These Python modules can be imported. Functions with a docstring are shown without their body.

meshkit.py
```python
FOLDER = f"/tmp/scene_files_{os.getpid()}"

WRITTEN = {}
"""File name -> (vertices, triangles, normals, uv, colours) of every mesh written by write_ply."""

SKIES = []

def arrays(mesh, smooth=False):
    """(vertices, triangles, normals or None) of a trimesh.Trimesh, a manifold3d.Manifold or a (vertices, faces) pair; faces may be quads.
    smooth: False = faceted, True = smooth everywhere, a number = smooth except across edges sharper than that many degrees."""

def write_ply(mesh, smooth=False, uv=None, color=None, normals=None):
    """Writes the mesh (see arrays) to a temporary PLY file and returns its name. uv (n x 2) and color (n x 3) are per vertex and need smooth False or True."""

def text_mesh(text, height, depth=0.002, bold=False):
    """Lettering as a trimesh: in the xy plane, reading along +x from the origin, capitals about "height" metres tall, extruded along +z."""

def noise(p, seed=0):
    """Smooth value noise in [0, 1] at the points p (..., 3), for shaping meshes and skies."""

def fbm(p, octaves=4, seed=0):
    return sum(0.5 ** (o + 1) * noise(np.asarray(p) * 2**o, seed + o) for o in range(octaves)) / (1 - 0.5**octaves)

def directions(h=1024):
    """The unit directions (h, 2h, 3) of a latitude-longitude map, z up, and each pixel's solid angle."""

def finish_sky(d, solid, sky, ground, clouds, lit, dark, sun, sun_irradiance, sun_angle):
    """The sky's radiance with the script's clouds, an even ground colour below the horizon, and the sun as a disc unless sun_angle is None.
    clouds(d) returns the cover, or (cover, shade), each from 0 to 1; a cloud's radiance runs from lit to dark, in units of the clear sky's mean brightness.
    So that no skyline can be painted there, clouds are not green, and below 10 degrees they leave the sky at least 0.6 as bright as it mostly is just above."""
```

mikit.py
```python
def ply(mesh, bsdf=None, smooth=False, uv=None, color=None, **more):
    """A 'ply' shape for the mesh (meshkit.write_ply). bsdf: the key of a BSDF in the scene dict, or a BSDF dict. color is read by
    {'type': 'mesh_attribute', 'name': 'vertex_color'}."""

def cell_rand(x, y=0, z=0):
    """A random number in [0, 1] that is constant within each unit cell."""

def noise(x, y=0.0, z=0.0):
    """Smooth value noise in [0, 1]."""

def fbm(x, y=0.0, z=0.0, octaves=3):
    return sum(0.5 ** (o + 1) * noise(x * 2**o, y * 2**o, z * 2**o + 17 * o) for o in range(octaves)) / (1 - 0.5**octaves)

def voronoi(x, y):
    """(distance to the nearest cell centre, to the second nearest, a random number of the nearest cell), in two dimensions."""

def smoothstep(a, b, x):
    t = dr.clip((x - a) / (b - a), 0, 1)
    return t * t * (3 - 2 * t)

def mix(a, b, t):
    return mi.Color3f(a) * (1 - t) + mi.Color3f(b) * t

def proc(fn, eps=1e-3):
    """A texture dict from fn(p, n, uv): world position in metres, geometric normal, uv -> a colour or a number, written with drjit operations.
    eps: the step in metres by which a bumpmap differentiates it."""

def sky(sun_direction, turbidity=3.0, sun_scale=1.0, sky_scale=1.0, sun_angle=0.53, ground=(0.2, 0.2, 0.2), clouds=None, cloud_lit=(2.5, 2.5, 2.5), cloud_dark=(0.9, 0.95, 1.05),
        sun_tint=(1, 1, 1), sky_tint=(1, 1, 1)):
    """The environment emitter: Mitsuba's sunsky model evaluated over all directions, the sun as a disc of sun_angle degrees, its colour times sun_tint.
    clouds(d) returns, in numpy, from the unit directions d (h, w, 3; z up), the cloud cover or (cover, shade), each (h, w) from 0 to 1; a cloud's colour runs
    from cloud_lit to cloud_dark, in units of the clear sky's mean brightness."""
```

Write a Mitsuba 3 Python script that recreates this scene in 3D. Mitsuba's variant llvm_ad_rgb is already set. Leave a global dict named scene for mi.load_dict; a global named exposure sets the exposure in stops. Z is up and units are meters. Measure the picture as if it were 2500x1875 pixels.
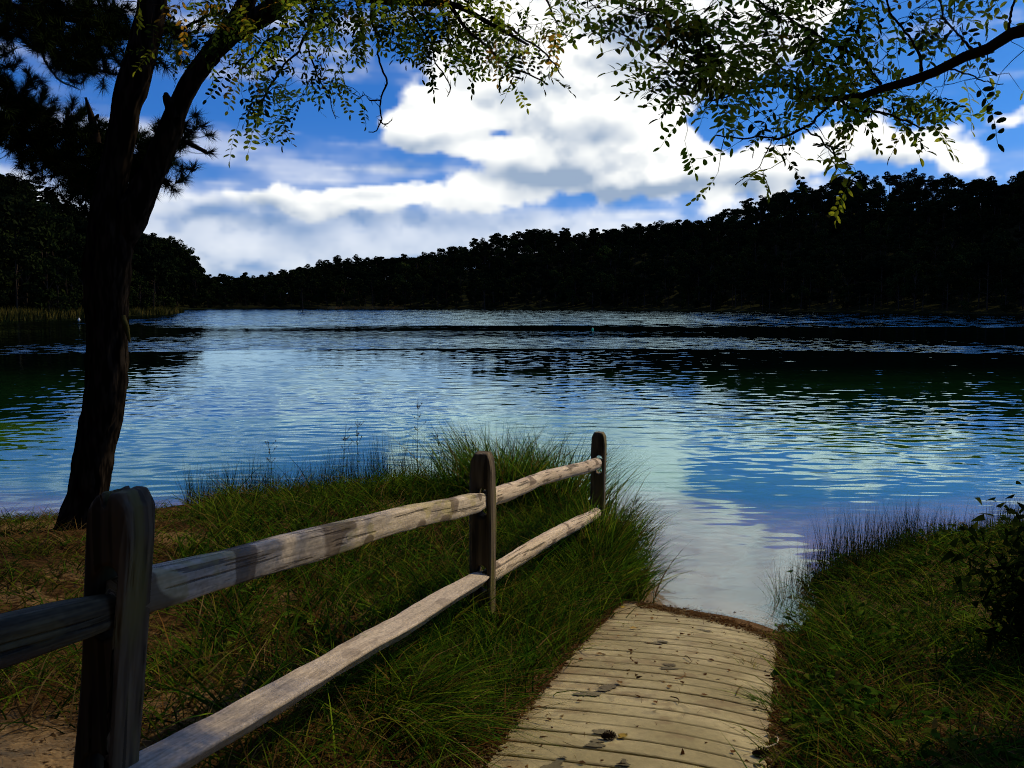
import math
import numpy as np, trimesh, manifold3d as m3, shapely, shapely.geometry as sg
import drjit as dr, mitsuba as mi, mikit, meshkit
from mikit import proc, noise, fbm, smoothstep, mix

# ---------------------------------------------------------------- camera, sky, exposure
EYE, FOCAL, PITCH = np.array([0.0, 0.0, 2.25]), 2255.0, math.radians(5.0)
scene = {}
labels = {}
scene['camera'] = {
    'type': 'perspective', 'fov': 2 * math.degrees(math.atan(1250 / FOCAL)), 'fov_axis': 'x', 'near_clip': 0.05, 'far_clip': 4000.0,
    'to_world': mi.ScalarTransform4f().look_at(origin=EYE.tolist(), target=[0, math.cos(PITCH), 2.25 - math.sin(PITCH)], up=[0, 0, 1])}
SUN_AZ, SUN_EL = math.radians(52), math.radians(37)
SUN = np.array([math.sin(SUN_AZ) * math.cos(SUN_EL), math.cos(SUN_AZ) * math.cos(SUN_EL), math.sin(SUN_EL)])
exposure = 0.55


def sstep(a, b, x):
    t = np.clip((x - a) / (b - a), 0, 1)
    return t * t * (3 - 2 * t)


def clouds(d):
    """Cumulus and streaks: blobs of cloud in azimuth and elevation (degrees), broken up by noise; away from the pond the same kind of sky goes on."""
    az, el = np.degrees(np.arctan2(d[..., 0], d[..., 1])), np.degrees(np.arcsin(np.clip(d[..., 2], -1, 1)))
    out_of = sstep(30, 40, np.abs(az))
    away = 1 - (1 - out_of) * (1 - sstep(20, 26, el))
    cum = [(4.5, 14.0, 8.0, 4.0, 1.25), (-4.5, 11.0, 4.0, 1.7, 0.95), (2.5, 9.6, 7.5, 2.2, 1.05), (14.0, 17.5, 9.0, 4.0, 1.25), (11.0, 8.2, 5.5, 1.5, 0.95),
           (5.0, 7.2, 7.0, 1.3, 0.7), (17.0, 8.9, 4.2, 1.2, 0.95), (21.5, 8.7, 3.4, 1.2, 0.9), (19.5, 11.0, 2.2, 0.9, 0.85), (25.5, 8.8, 2.2, 1.1, 0.85), (28.6, 10.2, 2.0, 0.8, 0.9),
           (-11.5, 6.1, 5.5, 0.8, 0.9), (-3.0, 6.4, 4.5, 0.9, 0.65), (8.0, 20.5, 10, 3.5, 0.9), (-9.0, 15.2, 1.8, 0.7, 0.32), (-15, 9.8, 3.0, 0.9, 0.34), (-7.5, 17.5, 2.2, 0.8, 0.42), (30, 7.2, 3, .8, .6)]
    hole = [(-0.6, 10.3, 1.3, 0.7, 0.85), (12.6, 10.2, 2.2, 1.1, 1.0), (-16, 12.5, 7, 2.6, .5), (13.4, 8.9, 1.2, .5, .5), (25.0, 13.2, 6.0, 2.6, 1.3), (16, 11.6, 3.0, 1.2, .5), (-11.5, 12.5, 4.5, 3.6, 0.9), (17.0, 10.1, 1.6, 0.6, 0.8), (26.0, 17.5, 5.5, 4.0, 1.3), (-6.5, 8.0, 4.6, 0.7, 0.9), (-15, 7.6, 4, 0.5, 0.4), (20, 7.5, 2.5, .45, .5), (-14, 14, 6, 3.0, .5)]

    def density(az, el, octaves=7):
        q = np.stack([az * 0.21, el * 0.30, az * 0], -1)
        n1 = meshkit.fbm(q, octaves, 3) - 0.5
        n2 = meshkit.fbm(q * 3.1 + 7, max(octaves - 2, 2), 11) - 0.5
        wa = 3.0 * (meshkit.fbm(q * 1.1 + 20, 4, 5) - 0.5)
        we = 2.2 * (meshkit.fbm(q * 1.2 + 40, 4, 6) - 0.5)
        blob = lambda a, e, ra, re: np.exp(-(((az + wa - a) / ra) ** 2 + ((el + we - e) / re) ** 2))
        dens = sum(w * blob(a, e, ra, re) for a, e, ra, re, w in cum) - sum(w * blob(a, e, ra, re) for a, e, ra, re, w in hole)
        return dens + 1.35 * n1 + 0.85 * n2, n1, n2, blob

    dens, n1, n2, blob = density(az, el)
    up, _, _, _ = density(az + 0.7, el + 1.0, 5)
    gen = meshkit.fbm(d * np.array([2.6, 2.6, 5.0]) + 9, 7, 31)
    dens = dens * (1 - away) + away * (3.2 * (gen - 0.55) + 0.3)
    up = up * (1 - away) + away * dens
    cover = sstep(0.36, 0.66, dens)
    streak = meshkit.fbm(np.stack([az * 0.08 + 0.06 * el, el * 0.75, az * 0], -1), 6, 21) - 0.5
    veil = sstep(0.05, 0.8, 1.05 * np.exp(-((el - 3.6) / 2.0) ** 2) * (0.55 + 0.45 * sstep(24, 8, az)) + 1.7 * streak + 0.6 * n2 - 0.10)
    wisps = sstep(0.15, 0.7, 0.95 * np.exp(-((az + 20) / 9.5) ** 2 - ((el - 8.9 + 0.13 * (az + 20)) / 0.9) ** 2) + 1.5 * streak + 0.5 * n2) * sstep(-2, -9, az)
    faint = 0.18 * sstep(0.02, 0.35, 0.7 * n1 + 0.9 * streak + 0.02) * np.exp(-((el - 9.5) / 4.5) ** 2)
    cover = 1 - (1 - cover) * (1 - 0.13 * sstep(11, 4, el)) * (1 - 0.62 * veil * (1 - away * 0.4)) * (1 - 0.32 * wisps) * (1 - faint)
    grey = [(2.0, 7.5, 2.8, 0.7, 1.15), (4.5, 10.0, 2.8, 0.8, 0.9), (7.2, 6.5, 3.2, 0.5, 1.05), (7.5, 15.6, 3.2, 1.2, 1.0), (13.2, 7.3, 2.8, 0.8, 0.85), (0.5, 12.4, 2.8, 0.8, 0.6), (-5.2, 9.6, 2.6, 0.5, 0.5),
            (-14.5, 5.9, 3.0, 0.5, 0.8), (-9.0, 6.4, 2.4, 0.5, 0.6), (9.0, 12.4, 2.6, 0.9, 0.6), (21.5, 8.0, 1.8, 0.5, 0.45), (-18.0, 5.2, 1.8, 0.35, 0.8)]
    shade = sum(w * blob(a, e, ra, re) for a, e, ra, re, w in grey) * (1 - out_of)
    relief = np.clip(0.55 * (up - dens) + 0.05 * np.clip(up - 1.0, 0, 2), -0.4, 0.8)
    shade = np.clip(0.9 * shade * (1 + 1.2 * n2) + relief + 0.30 * sstep(0.06, -0.22, n2) + 0.20 * sstep(9.5, 4, el) * sstep(10, -4, az) * (0.6 + 1.6 * (n2 + 0.3)), 0, 1)
    return cover, shade


scene['sky'] = mikit.sky(SUN.tolist(), turbidity=2.6, clouds=clouds, cloud_lit=(6.6, 6.6, 6.3), cloud_dark=(1.9, 2.5, 3.4), sky_tint=(0.33, 1.0, 2.15), sun_tint=(1.0, 0.93, 0.74), sun_scale=1.5)

RNG = np.random.default_rng(7)


def at(u, v, depth):
    """The point in the place that lies at a pixel of the 2500 x 1875 photograph, depth metres north of the camera."""
    x, z = (u - 1250) / FOCAL, (937.5 - v) / FOCAL
    d = np.array([x, math.cos(PITCH) + z * math.sin(PITCH), z * math.cos(PITCH) - math.sin(PITCH)])
    return EYE + d * (depth / d[1])


def seen(p, margin=60):
    """Whether points (n, 3) fall inside the photograph's frame."""
    q = np.asarray(p) - EYE
    fwd = q[:, 1] * math.cos(PITCH) - q[:, 2] * math.sin(PITCH)
    up = q[:, 1] * math.sin(PITCH) + q[:, 2] * math.cos(PITCH)
    f = np.maximum(fwd, 1e-3)
    u, v = 1250 + FOCAL * q[:, 0] / f, 937.5 - FOCAL * up / f
    return (fwd > 0.05) & (u > -margin) & (u < 2500 + margin) & (v > -margin) & (v < 1875 + margin), u, v


# ---------------------------------------------------------------- helpers
def add(key, mesh, bsdf, smooth=False, uv=None, color=None, **more):
    scene[key] = mikit.ply(mesh, bsdf, smooth=smooth, uv=uv, color=color, **more)
    return key


USED = {}


def numbered(name):
    n = USED.get(name, 0)
    USED[name] = n + 1
    return name if n == 0 else f'{name}_{n:03d}'


def tag(key, label, category=None, group=None, kind=None):
    e = {'label': label}
    if category: e['category'] = category
    if group: e['group'] = group
    if kind: e['kind'] = kind
    labels[key] = e
    return key


def frame_of(t):
    t = t / np.linalg.norm(t)
    a = np.cross(t, [0, 0, 1.0] if abs(t[2]) < 0.92 else [1.0, 0, 0])
    a /= np.linalg.norm(a)
    return t, a, np.cross(a, t)


def resample(p, n):
    """A smooth curve through the points (rows may carry a radius as 4th column)."""
    p = np.asarray(p, float)
    from scipy.interpolate import PchipInterpolator
    s = np.r_[0, np.cumsum(np.linalg.norm(np.diff(p[:, :3], axis=0), axis=1))]
    return PchipInterpolator(s, p, axis=0)(np.linspace(0, s[-1], n))


def tube(p, r, sides=8, rough=0.0, seed=0, cap=True):
    """A tube along the points with the radii; rough pushes its skin in and out in long ridges, as bark."""
    p, r = np.asarray(p, float), np.broadcast_to(np.asarray(r, float), (len(p),))
    t = np.gradient(p, axis=0)
    t /= np.linalg.norm(t, axis=1, keepdims=True) + 1e-12
    a = np.empty_like(p)
    a[0] = frame_of(t[0])[1]
    for i in range(1, len(p)):
        v = a[i - 1] - t[i] * (a[i - 1] @ t[i])
        a[i] = v / (np.linalg.norm(v) + 1e-12)
    b = np.cross(t, a)
    ang = np.arange(sides) * 2 * np.pi / sides
    ring = np.cos(ang)[None, :, None] * a[:, None] + np.sin(ang)[None, :, None] * b[:, None]
    rad = np.repeat(r[:, None], sides, 1)
    if rough:
        s = np.r_[0, np.cumsum(np.linalg.norm(np.diff(p, axis=0), axis=1))]
        k = np.stack([np.cos(ang)[None] * 3.2 + 0 * s[:, None], np.sin(ang)[None] * 3.2 + 0 * s[:, None], 0 * ang[None] + s[:, None] * 3.0], -1)
        k2 = np.stack([np.cos(ang)[None] * 9 + 0 * s[:, None], np.sin(ang)[None] * 9 + 0 * s[:, None], 0 * ang[None] + s[:, None] * 7.0], -1)
        rad = rad * (1 + rough * (2 * (meshkit.fbm(k, 3, seed) - 0.5) + 1.5 * (meshkit.fbm(k2, 2, seed + 5) - 0.5)))
    v = (p[:, None] + rad[..., None] * ring).reshape(-1, 3)
    i, j = np.meshgrid(np.arange(len(p) - 1), np.arange(sides), indexing='ij')
    q = np.stack([i * sides + j, i * sides + (j + 1) % sides, (i + 1) * sides + (j + 1) % sides, (i + 1) * sides + j], -1).reshape(-1, 4)
    f = np.vstack([q[:, [0, 1, 2]], q[:, [0, 2, 3]]])
    if cap:
        n = len(v)
        v = np.vstack([v, p[:1], p[-1:]])
        jj = np.arange(sides)
        f = np.vstack([f, np.stack([0 * jj + n, (jj + 1) % sides, jj], 1), np.stack([0 * jj + n + 1, (len(p) - 1) * sides + jj, (len(p) - 1) * sides + (jj + 1) % sides], 1)])
    return v, f


def join(parts):
    vs, fs, k = [], [], 0
    for v, f in parts:
        vs.append(v); fs.append(np.asarray(f) + k); k += len(v)
    return np.vstack(vs), np.vstack(fs)


# ---------------------------------------------------------------- the land: shoreline, bank, lake bed, hills
SHORE = np.array([(-66, 75), (-45, 35), (-20, 14), (-8, 9.7), (-5.05, 9.15), (-3.2, 9.9), (-1.2, 10.8), (0.1, 10.6), (0.85, 9.7), (1.06, 8.6), (0.98, 7.6), (0.92, 7.15), (0.88, 6.95), (1.38, 6.88), (2.0, 6.70), (2.14, 7.0), (2.55, 7.5),
                  (3.45, 8.2), (5, 8.95), (9, 9.8), (20, 14), (60, 30), (140, 70), (150, 120), (103, 186), (81, 243), (40, 300), (0, 346), (-60, 362), (-110, 368), (-128, 360), (-120, 320), (-100, 270), (-80, 225), (-68, 180), (-71, 172), (-66, 140), (-63, 114)], float)
PATH0, PATH_F = np.array([0.40, 3.12]), np.array([0.27, 0.963]) / math.hypot(0.27, 0.963)
PATH_N = np.array([PATH_F[1], -PATH_F[0]])
SLAB = 0.145
PATH_END = 26 * SLAB


def path_sc(x, y):
    dx, dy = x - PATH0[0], y - PATH0[1]
    return dx * PATH_F[0] + dy * PATH_F[1], dx * PATH_N[0] + dy * PATH_N[1]


def path_z(s, c):
    z = 0.62 - 0.12 * s - np.where(s > 0, 0.0125 * s * s, 0.0)
    return z - np.where(c > 0, 0.042, 0.012) * (c / 0.5) ** 2


def path_hw(s):
    return 0.505 + 0.026 * s


def shore_distance(x, y):
    """Metres from the shoreline, positive on land."""
    x, y = np.asarray(x, float), np.asarray(y, float)
    d2, inside = np.full(x.shape, 1e12), np.zeros(x.shape, bool)
    for a, b in zip(SHORE, np.roll(SHORE, -1, 0)):
        e = b - a
        t = np.clip(((x - a[0]) * e[0] + (y - a[1]) * e[1]) / (e @ e), 0, 1)
        d2 = np.minimum(d2, (x - a[0] - t * e[0]) ** 2 + (y - a[1] - t * e[1]) ** 2)
        cross = (a[1] > y) != (b[1] > y)
        inside ^= cross & (x < (b[0] - a[0]) * (y - a[1]) / (b[1] - a[1] + 1e-12) + a[0])
    return np.where(inside, -1, 1) * np.sqrt(d2)


# the wooded hills: azimuth (degrees), metres of ground above the water some way behind the shore
HILL = np.array([(-180, 4), (-70, 6), (-45, 8), (-30, 48), (-26, 38), (-22, 23), (-19.5, 16), (-18.6, 4), (-17, 3), (-14.5, 5), (-13, 10), (-11, 12), (-8, 13), (-5, 16), (-2, 19), (0, 21), (3, 26), (6, 29), (10, 33), (14, 33), (18, 32), (22, 33), (26, 34), (29, 36), (40, 34), (70, 14), (110, 6), (180, 4)], float)


def land(x, y, rough=True):
    x, y = np.asarray(x, float), np.asarray(y, float)
    d = shore_distance(x, y)
    r = np.hypot(x, y)
    n = meshkit.fbm(np.stack([x * 0.9, y * 0.9, 0 * x], -1), 3, 2) - 0.5
    if rough:
        d = d + (0.25 * n + 0.12 * (meshkit.noise(np.stack([x * 4, y * 4, 0 * x], -1), 4) - 0.5)) * sstep(30, 12, r)
    dp = np.maximum(d, 0)
    near = 0.1 * (1 - np.exp(-dp / 0.2)) + 0.15 * np.minimum(dp, 6) + 0.05 * np.clip(dp - 6, 0, 20)
    az = np.degrees(np.arctan2(x, y))
    far = 0.4 * (1 - np.exp(-dp / 2)) + np.interp(az, HILL[:, 0], HILL[:, 1]) * sstep(0, 115, dp)
    far = far * (1 + 0.5 * (meshkit.noise(np.stack([x / 40, y / 40, 0 * x], -1), 9) - 0.5))
    w = sstep(25, 60, r)
    z = near * (1 - w) + far * w
    if rough:
        z = z + 0.05 * n * sstep(0, 1, dp) * (1 - w) + 0.02 * (meshkit.noise(np.stack([x * 7, y * 7, 0 * x], -1), 8) - 0.5) * (1 - w)
    bed = np.maximum(-0.02 - 0.15 * np.maximum(-d, 0), -3.0)
    z = np.where(d < 0, bed, z)
    s, c = path_sc(x, y)
    k = sstep(0.42, 0.02, np.abs(c) - path_hw(s)) * sstep(PATH_END + 0.9, PATH_END + 0.1, s) * sstep(-9, -6, s)
    qq = s + 0.82 * (c + 0.35) - 3.50 + 0.22 * n + 0.07 * (meshkit.noise(np.stack([x * 9, y * 9, 0 * x], -1), 14) - 0.5)
    mud = sstep(-0.20, 0.0, qq)                       # the silted corner at the water end
    return z * (1 - k) + k * (path_z(s, np.clip(c, -0.62, 0.62)) - 0.035 + 0.040 * mud * (1 - 0.7 * sstep(0.05, 0.45, qq)) + 0.03 * mud * n)


def spread(dense0, dense1, step, lo, hi, grow=1.13):
    mid = list(np.arange(dense0, dense1 + step / 2, step))
    h, out = step, []
    x = mid[-1]
    while x < hi:
        h *= grow; x += h; out.append(x)
    h, x, pre = step, mid[0], []
    while x > lo:
        h *= grow; x -= h; pre.append(x)
    return np.array(pre[::-1] + mid + out)


GX, GY = spread(-6, 6, 0.07, -900, 900, 1.10), spread(1.2, 11.5, 0.06, -700, 1200, 1.09)
gx, gy = np.meshgrid(GX, GY, indexing='ij')
gz = land(gx, gy)
i, j = np.meshgrid(np.arange(len(GX) - 1), np.arange(len(GY) - 1), indexing='ij')
idx = lambda a, b: a * len(GY) + b
quads = np.stack([idx(i, j), idx(i + 1, j), idx(i + 1, j + 1), idx(i, j + 1)], -1).reshape(-1, 4)
gv = np.stack([gx, gy, gz], -1).reshape(-1, 3)
cz, cy = gv[quads][:, :, 2].mean(1), gv[quads][:, :, 1].mean(1)


def sheet(q):
    used, inv = np.unique(q, return_inverse=True)
    return gv[used], inv.reshape(-1, 4)


def lin(r, g, b):
    """sRGB 0-255 to linear."""
    c = np.array([r, g, b]) / 255
    return np.where(c < 0.04045, c / 12.92, ((c + 0.055) / 1.055) ** 2.4).tolist()


def ground_col(p, n, uv):
    a = fbm(p.x * 1.7, p.y * 1.7, 0, 3)
    b = fbm(p.x * 34, p.y * 34, 3, 3)
    c = noise(p.x * 120, p.y * 120, 5)
    col = mix(mi.Color3f(0.030, 0.017, 0.008), mi.Color3f(0.085, 0.050, 0.020), smoothstep(0.3, 0.75, b))
    sand = smoothstep(0.50, 0.62, a + 0.25 * (b - 0.5))
    sx, sy = p.x + 1.75, p.y - 2.45
    patch = smoothstep(0.85, 0.45, dr.sqrt(sx * sx + sy * sy) + 0.5 * (b - 0.5))
    tan = mix(mi.Color3f(0.26, 0.17, 0.075), mi.Color3f(0.36, 0.26, 0.13), c)
    col = mix(col, tan, dr.clip(0.35 * sand + patch, 0, 1) * smoothstep(0.25, 0.5, b + 0.3 * (c - 0.5) + 0.1))
    wet = smoothstep(0.10, 0.02, p.z)
    shore = mix(mi.Color3f(0.085, 0.050, 0.026), mi.Color3f(0.27, 0.18, 0.10), smoothstep(0.3, 0.7, 0.6 * b + 0.4 * c))
    return mix(col, shore * (1 - 0.35 * wet), smoothstep(0.17, 0.07, p.z + 0.05 * (b - 0.5)))


def bed_col(p, n, uv):
    b = fbm(p.x * 3, p.y * 3, 1, 3)
    sand = mix(mi.Color3f(0.21, 0.15, 0.10), mi.Color3f(0.31, 0.24, 0.17), b)
    weed = mix(mi.Color3f(0.022, 0.095, 0.008), mi.Color3f(0.080, 0.220, 0.024), fbm(p.x * 0.25, p.y * 0.5, 2, 3))
    deep = dr.maximum(smoothstep(-0.12, -0.9, p.z + 0.25 * (b - 0.5)), smoothstep(25, 40, p.x * p.x * 0.1 + p.y))
    return mix(mix(sand, weed, deep), mi.Color3f(0.008, 0.012, 0.006), smoothstep(55, 80, p.y))


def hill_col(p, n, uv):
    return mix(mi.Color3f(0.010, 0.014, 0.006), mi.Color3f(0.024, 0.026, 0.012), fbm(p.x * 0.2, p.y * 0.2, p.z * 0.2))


scene['ground_paint'] = {'type': 'bumpmap', 'tex': proc(lambda p, n, uv: 0.012 * fbm(p.x * 30, p.y * 30, 0, 3)), 'scale': 1.0, 'bsdf': {'type': 'diffuse', 'reflectance': proc(ground_col)}}
scene['bed_paint'] = {'type': 'diffuse', 'reflectance': proc(bed_col)}
scene['hill_paint'] = {'type': 'diffuse', 'reflectance': proc(hill_col)}
wetq = cz < -0.03
farq = (np.hypot(gv[quads][:, :, 0].mean(1), cy) > 45) & ~wetq
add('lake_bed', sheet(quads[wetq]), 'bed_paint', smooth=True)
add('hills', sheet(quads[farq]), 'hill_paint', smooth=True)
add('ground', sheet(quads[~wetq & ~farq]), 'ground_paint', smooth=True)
tag('lake_bed', 'sandy and weedy bottom of the pond seen through the shallows', kind='structure')
tag('hills', 'dark wooded slopes rising round the far side of the pond', kind='structure')
tag('ground', 'sandy bank with dry pine litter sloping to the water', kind='structure')


# ---------------------------------------------------------------- the water
NEAR_WATER = 46.0
def wave_height(x, y):
    """Height of the ripples near the bank, in metres."""
    z = np.zeros_like(x)
    r = np.hypot(x, y)
    gust = meshkit.fbm(np.stack([x * 0.05, y * 0.13, z + 4], -1), 3, 40)
    mid = meshkit.fbm(np.stack([x * 1.5 + 0.4 * y, y * 4.9, z], -1), 3, 41)
    fine = meshkit.noise(np.stack([x * 3.6 - 0.9 * y, y * 9.0, z], -1), 42)
    cross = meshkit.noise(np.stack([x * 3.4 + 2.4 * y, y * 3.8 - 1.7 * x, z], -1), 43)
    amp = (0.55 + 1.55 * sstep(8, 21, r)) * (0.15 + 1.7 * gust)
    return amp * (0.0070 * mid + 0.0026 * fine + 0.0028 * cross)


def ripples(p, n, uv):
    r = dr.sqrt(p.x * p.x + p.y * p.y)
    gust = fbm(p.x * 0.012, p.y * 0.055, 4, 3)
    mid = fbm(p.x * 0.9 + 0.25 * p.y, p.y * 3.1, 7, 2)
    far = fbm(p.x * 0.35, p.y * 0.9, 8, 2)
    windy = smoothstep(80, 112, r + 70 * (gust - 0.5))
    return (0.0030 + 0.005 * gust + 0.026 * smoothstep(72, 46, r + 40 * (gust - 0.5))) * mid + windy * 0.15 * far


TINT = {'type': 'rgb', 'value': [0.54, 0.76, 0.86]}
scene['water_paint'] = {'type': 'thindielectric', 'int_ior': 1.36, 'specular_reflectance': TINT}
scene['far_water_paint'] = {'type': 'bumpmap', 'tex': proc(ripples, eps=0.004), 'scale': 1.0, 'bsdf': {'type': 'thindielectric', 'int_ior': 1.36, 'specular_reflectance': TINT}}
rs_ = [4.5]
while rs_[-1] < NEAR_WATER:
    rs_.append(rs_[-1] + float(np.clip(0.00045 * rs_[-1] ** 2 / 2.25 * 1.1, 0.028, 0.14)))
rs_[-1] = NEAR_WATER
as_ = np.radians(np.r_[np.arange(-88, -36, 1.2), np.arange(-36, 36, 0.2), np.arange(36, 88.1, 1.2)])
wr_, wa_ = np.meshgrid(np.array(rs_), as_, indexing='ij')
wx, wy = wr_ * np.sin(wa_), wr_ * np.cos(wa_)
wz = wave_height(wx, wy)
wz = (wz - wz.mean()) * sstep(NEAR_WATER, NEAR_WATER - 3, wr_)
i, j = np.meshgrid(np.arange(len(rs_) - 1), np.arange(len(as_) - 1), indexing='ij')
m_ = len(as_)
add('water', (np.stack([wx, wy, wz], -1).reshape(-1, 3), np.stack([i * m_ + j, i * m_ + j + 1, (i + 1) * m_ + j + 1, (i + 1) * m_ + j], -1).reshape(-1, 4)), 'water_paint', smooth=True)
ra = np.array([NEAR_WATER, 70, 110, 170, 260, 430.0])
wr_, wa_ = np.meshgrid(ra, as_, indexing='ij')
i, j = np.meshgrid(np.arange(len(ra) - 1), np.arange(m_ - 1), indexing='ij')
add('open_water', (np.stack([wr_ * np.sin(wa_), wr_ * np.cos(wa_), 0 * wr_], -1).reshape(-1, 3), np.stack([i * m_ + j, i * m_ + j + 1, (i + 1) * m_ + j + 1, (i + 1) * m_ + j], -1).reshape(-1, 4)), 'far_water_paint')
tag('water', 'clear shallow water near the bank with soft ripples mirroring clouds', kind='structure')
tag('open_water', 'open middle of the pond, dark and then ruffled by wind toward the far shore', kind='structure')


# ---------------------------------------------------------------- the ribbed concrete path down to the water
def slab_col(p, n, uv):
    a, b = fbm(p.x * 3.1, p.y * 3.1, 0, 4), fbm(p.x * 42, p.y * 42, 1, 3)
    c = noise(p.x * 210, p.y * 210, 2)
    col = mix(mi.Color3f(0.265, 0.24, 0.125), mi.Color3f(0.41, 0.375, 0.215), smoothstep(0.25, 0.75, a))
    col = col * (0.80 + 0.30 * b + 0.14 * (c - 0.5))
    dirt = smoothstep(0.60, 0.74, fbm(p.x * 8, p.y * 8, 6, 4))
    side = dr.abs((p.x - float(PATH0[0])) * float(PATH_N[0]) + (p.y - float(PATH0[1])) * float(PATH_N[1]))
    soil = smoothstep(0.36, 0.60, side + 0.30 * (fbm(p.x * 5, p.y * 5, 9, 3) - 0.5))
    spots = smoothstep(0.70, 0.78, noise(p.x * 23, p.y * 23, 11)) * smoothstep(0.45, 0.6, a)
    col = mix(col, mi.Color3f(0.17, 0.125, 0.065), 0.50 * dirt)
    return mix(mix(col, mi.Color3f(0.15, 0.14, 0.10), 0.35 * spots), mi.Color3f(0.16, 0.105, 0.055), 0.6 * soil)


scene['slab_paint'] = {'type': 'bumpmap', 'tex': proc(lambda p, n, uv: 0.0016 * fbm(p.x * 90, p.y * 90, 0, 3)), 'scale': 1.0, 'bsdf': {'type': 'principled', 'base_color': proc(slab_col), 'roughness': 0.85, 'specular': 0.3}}


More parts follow.
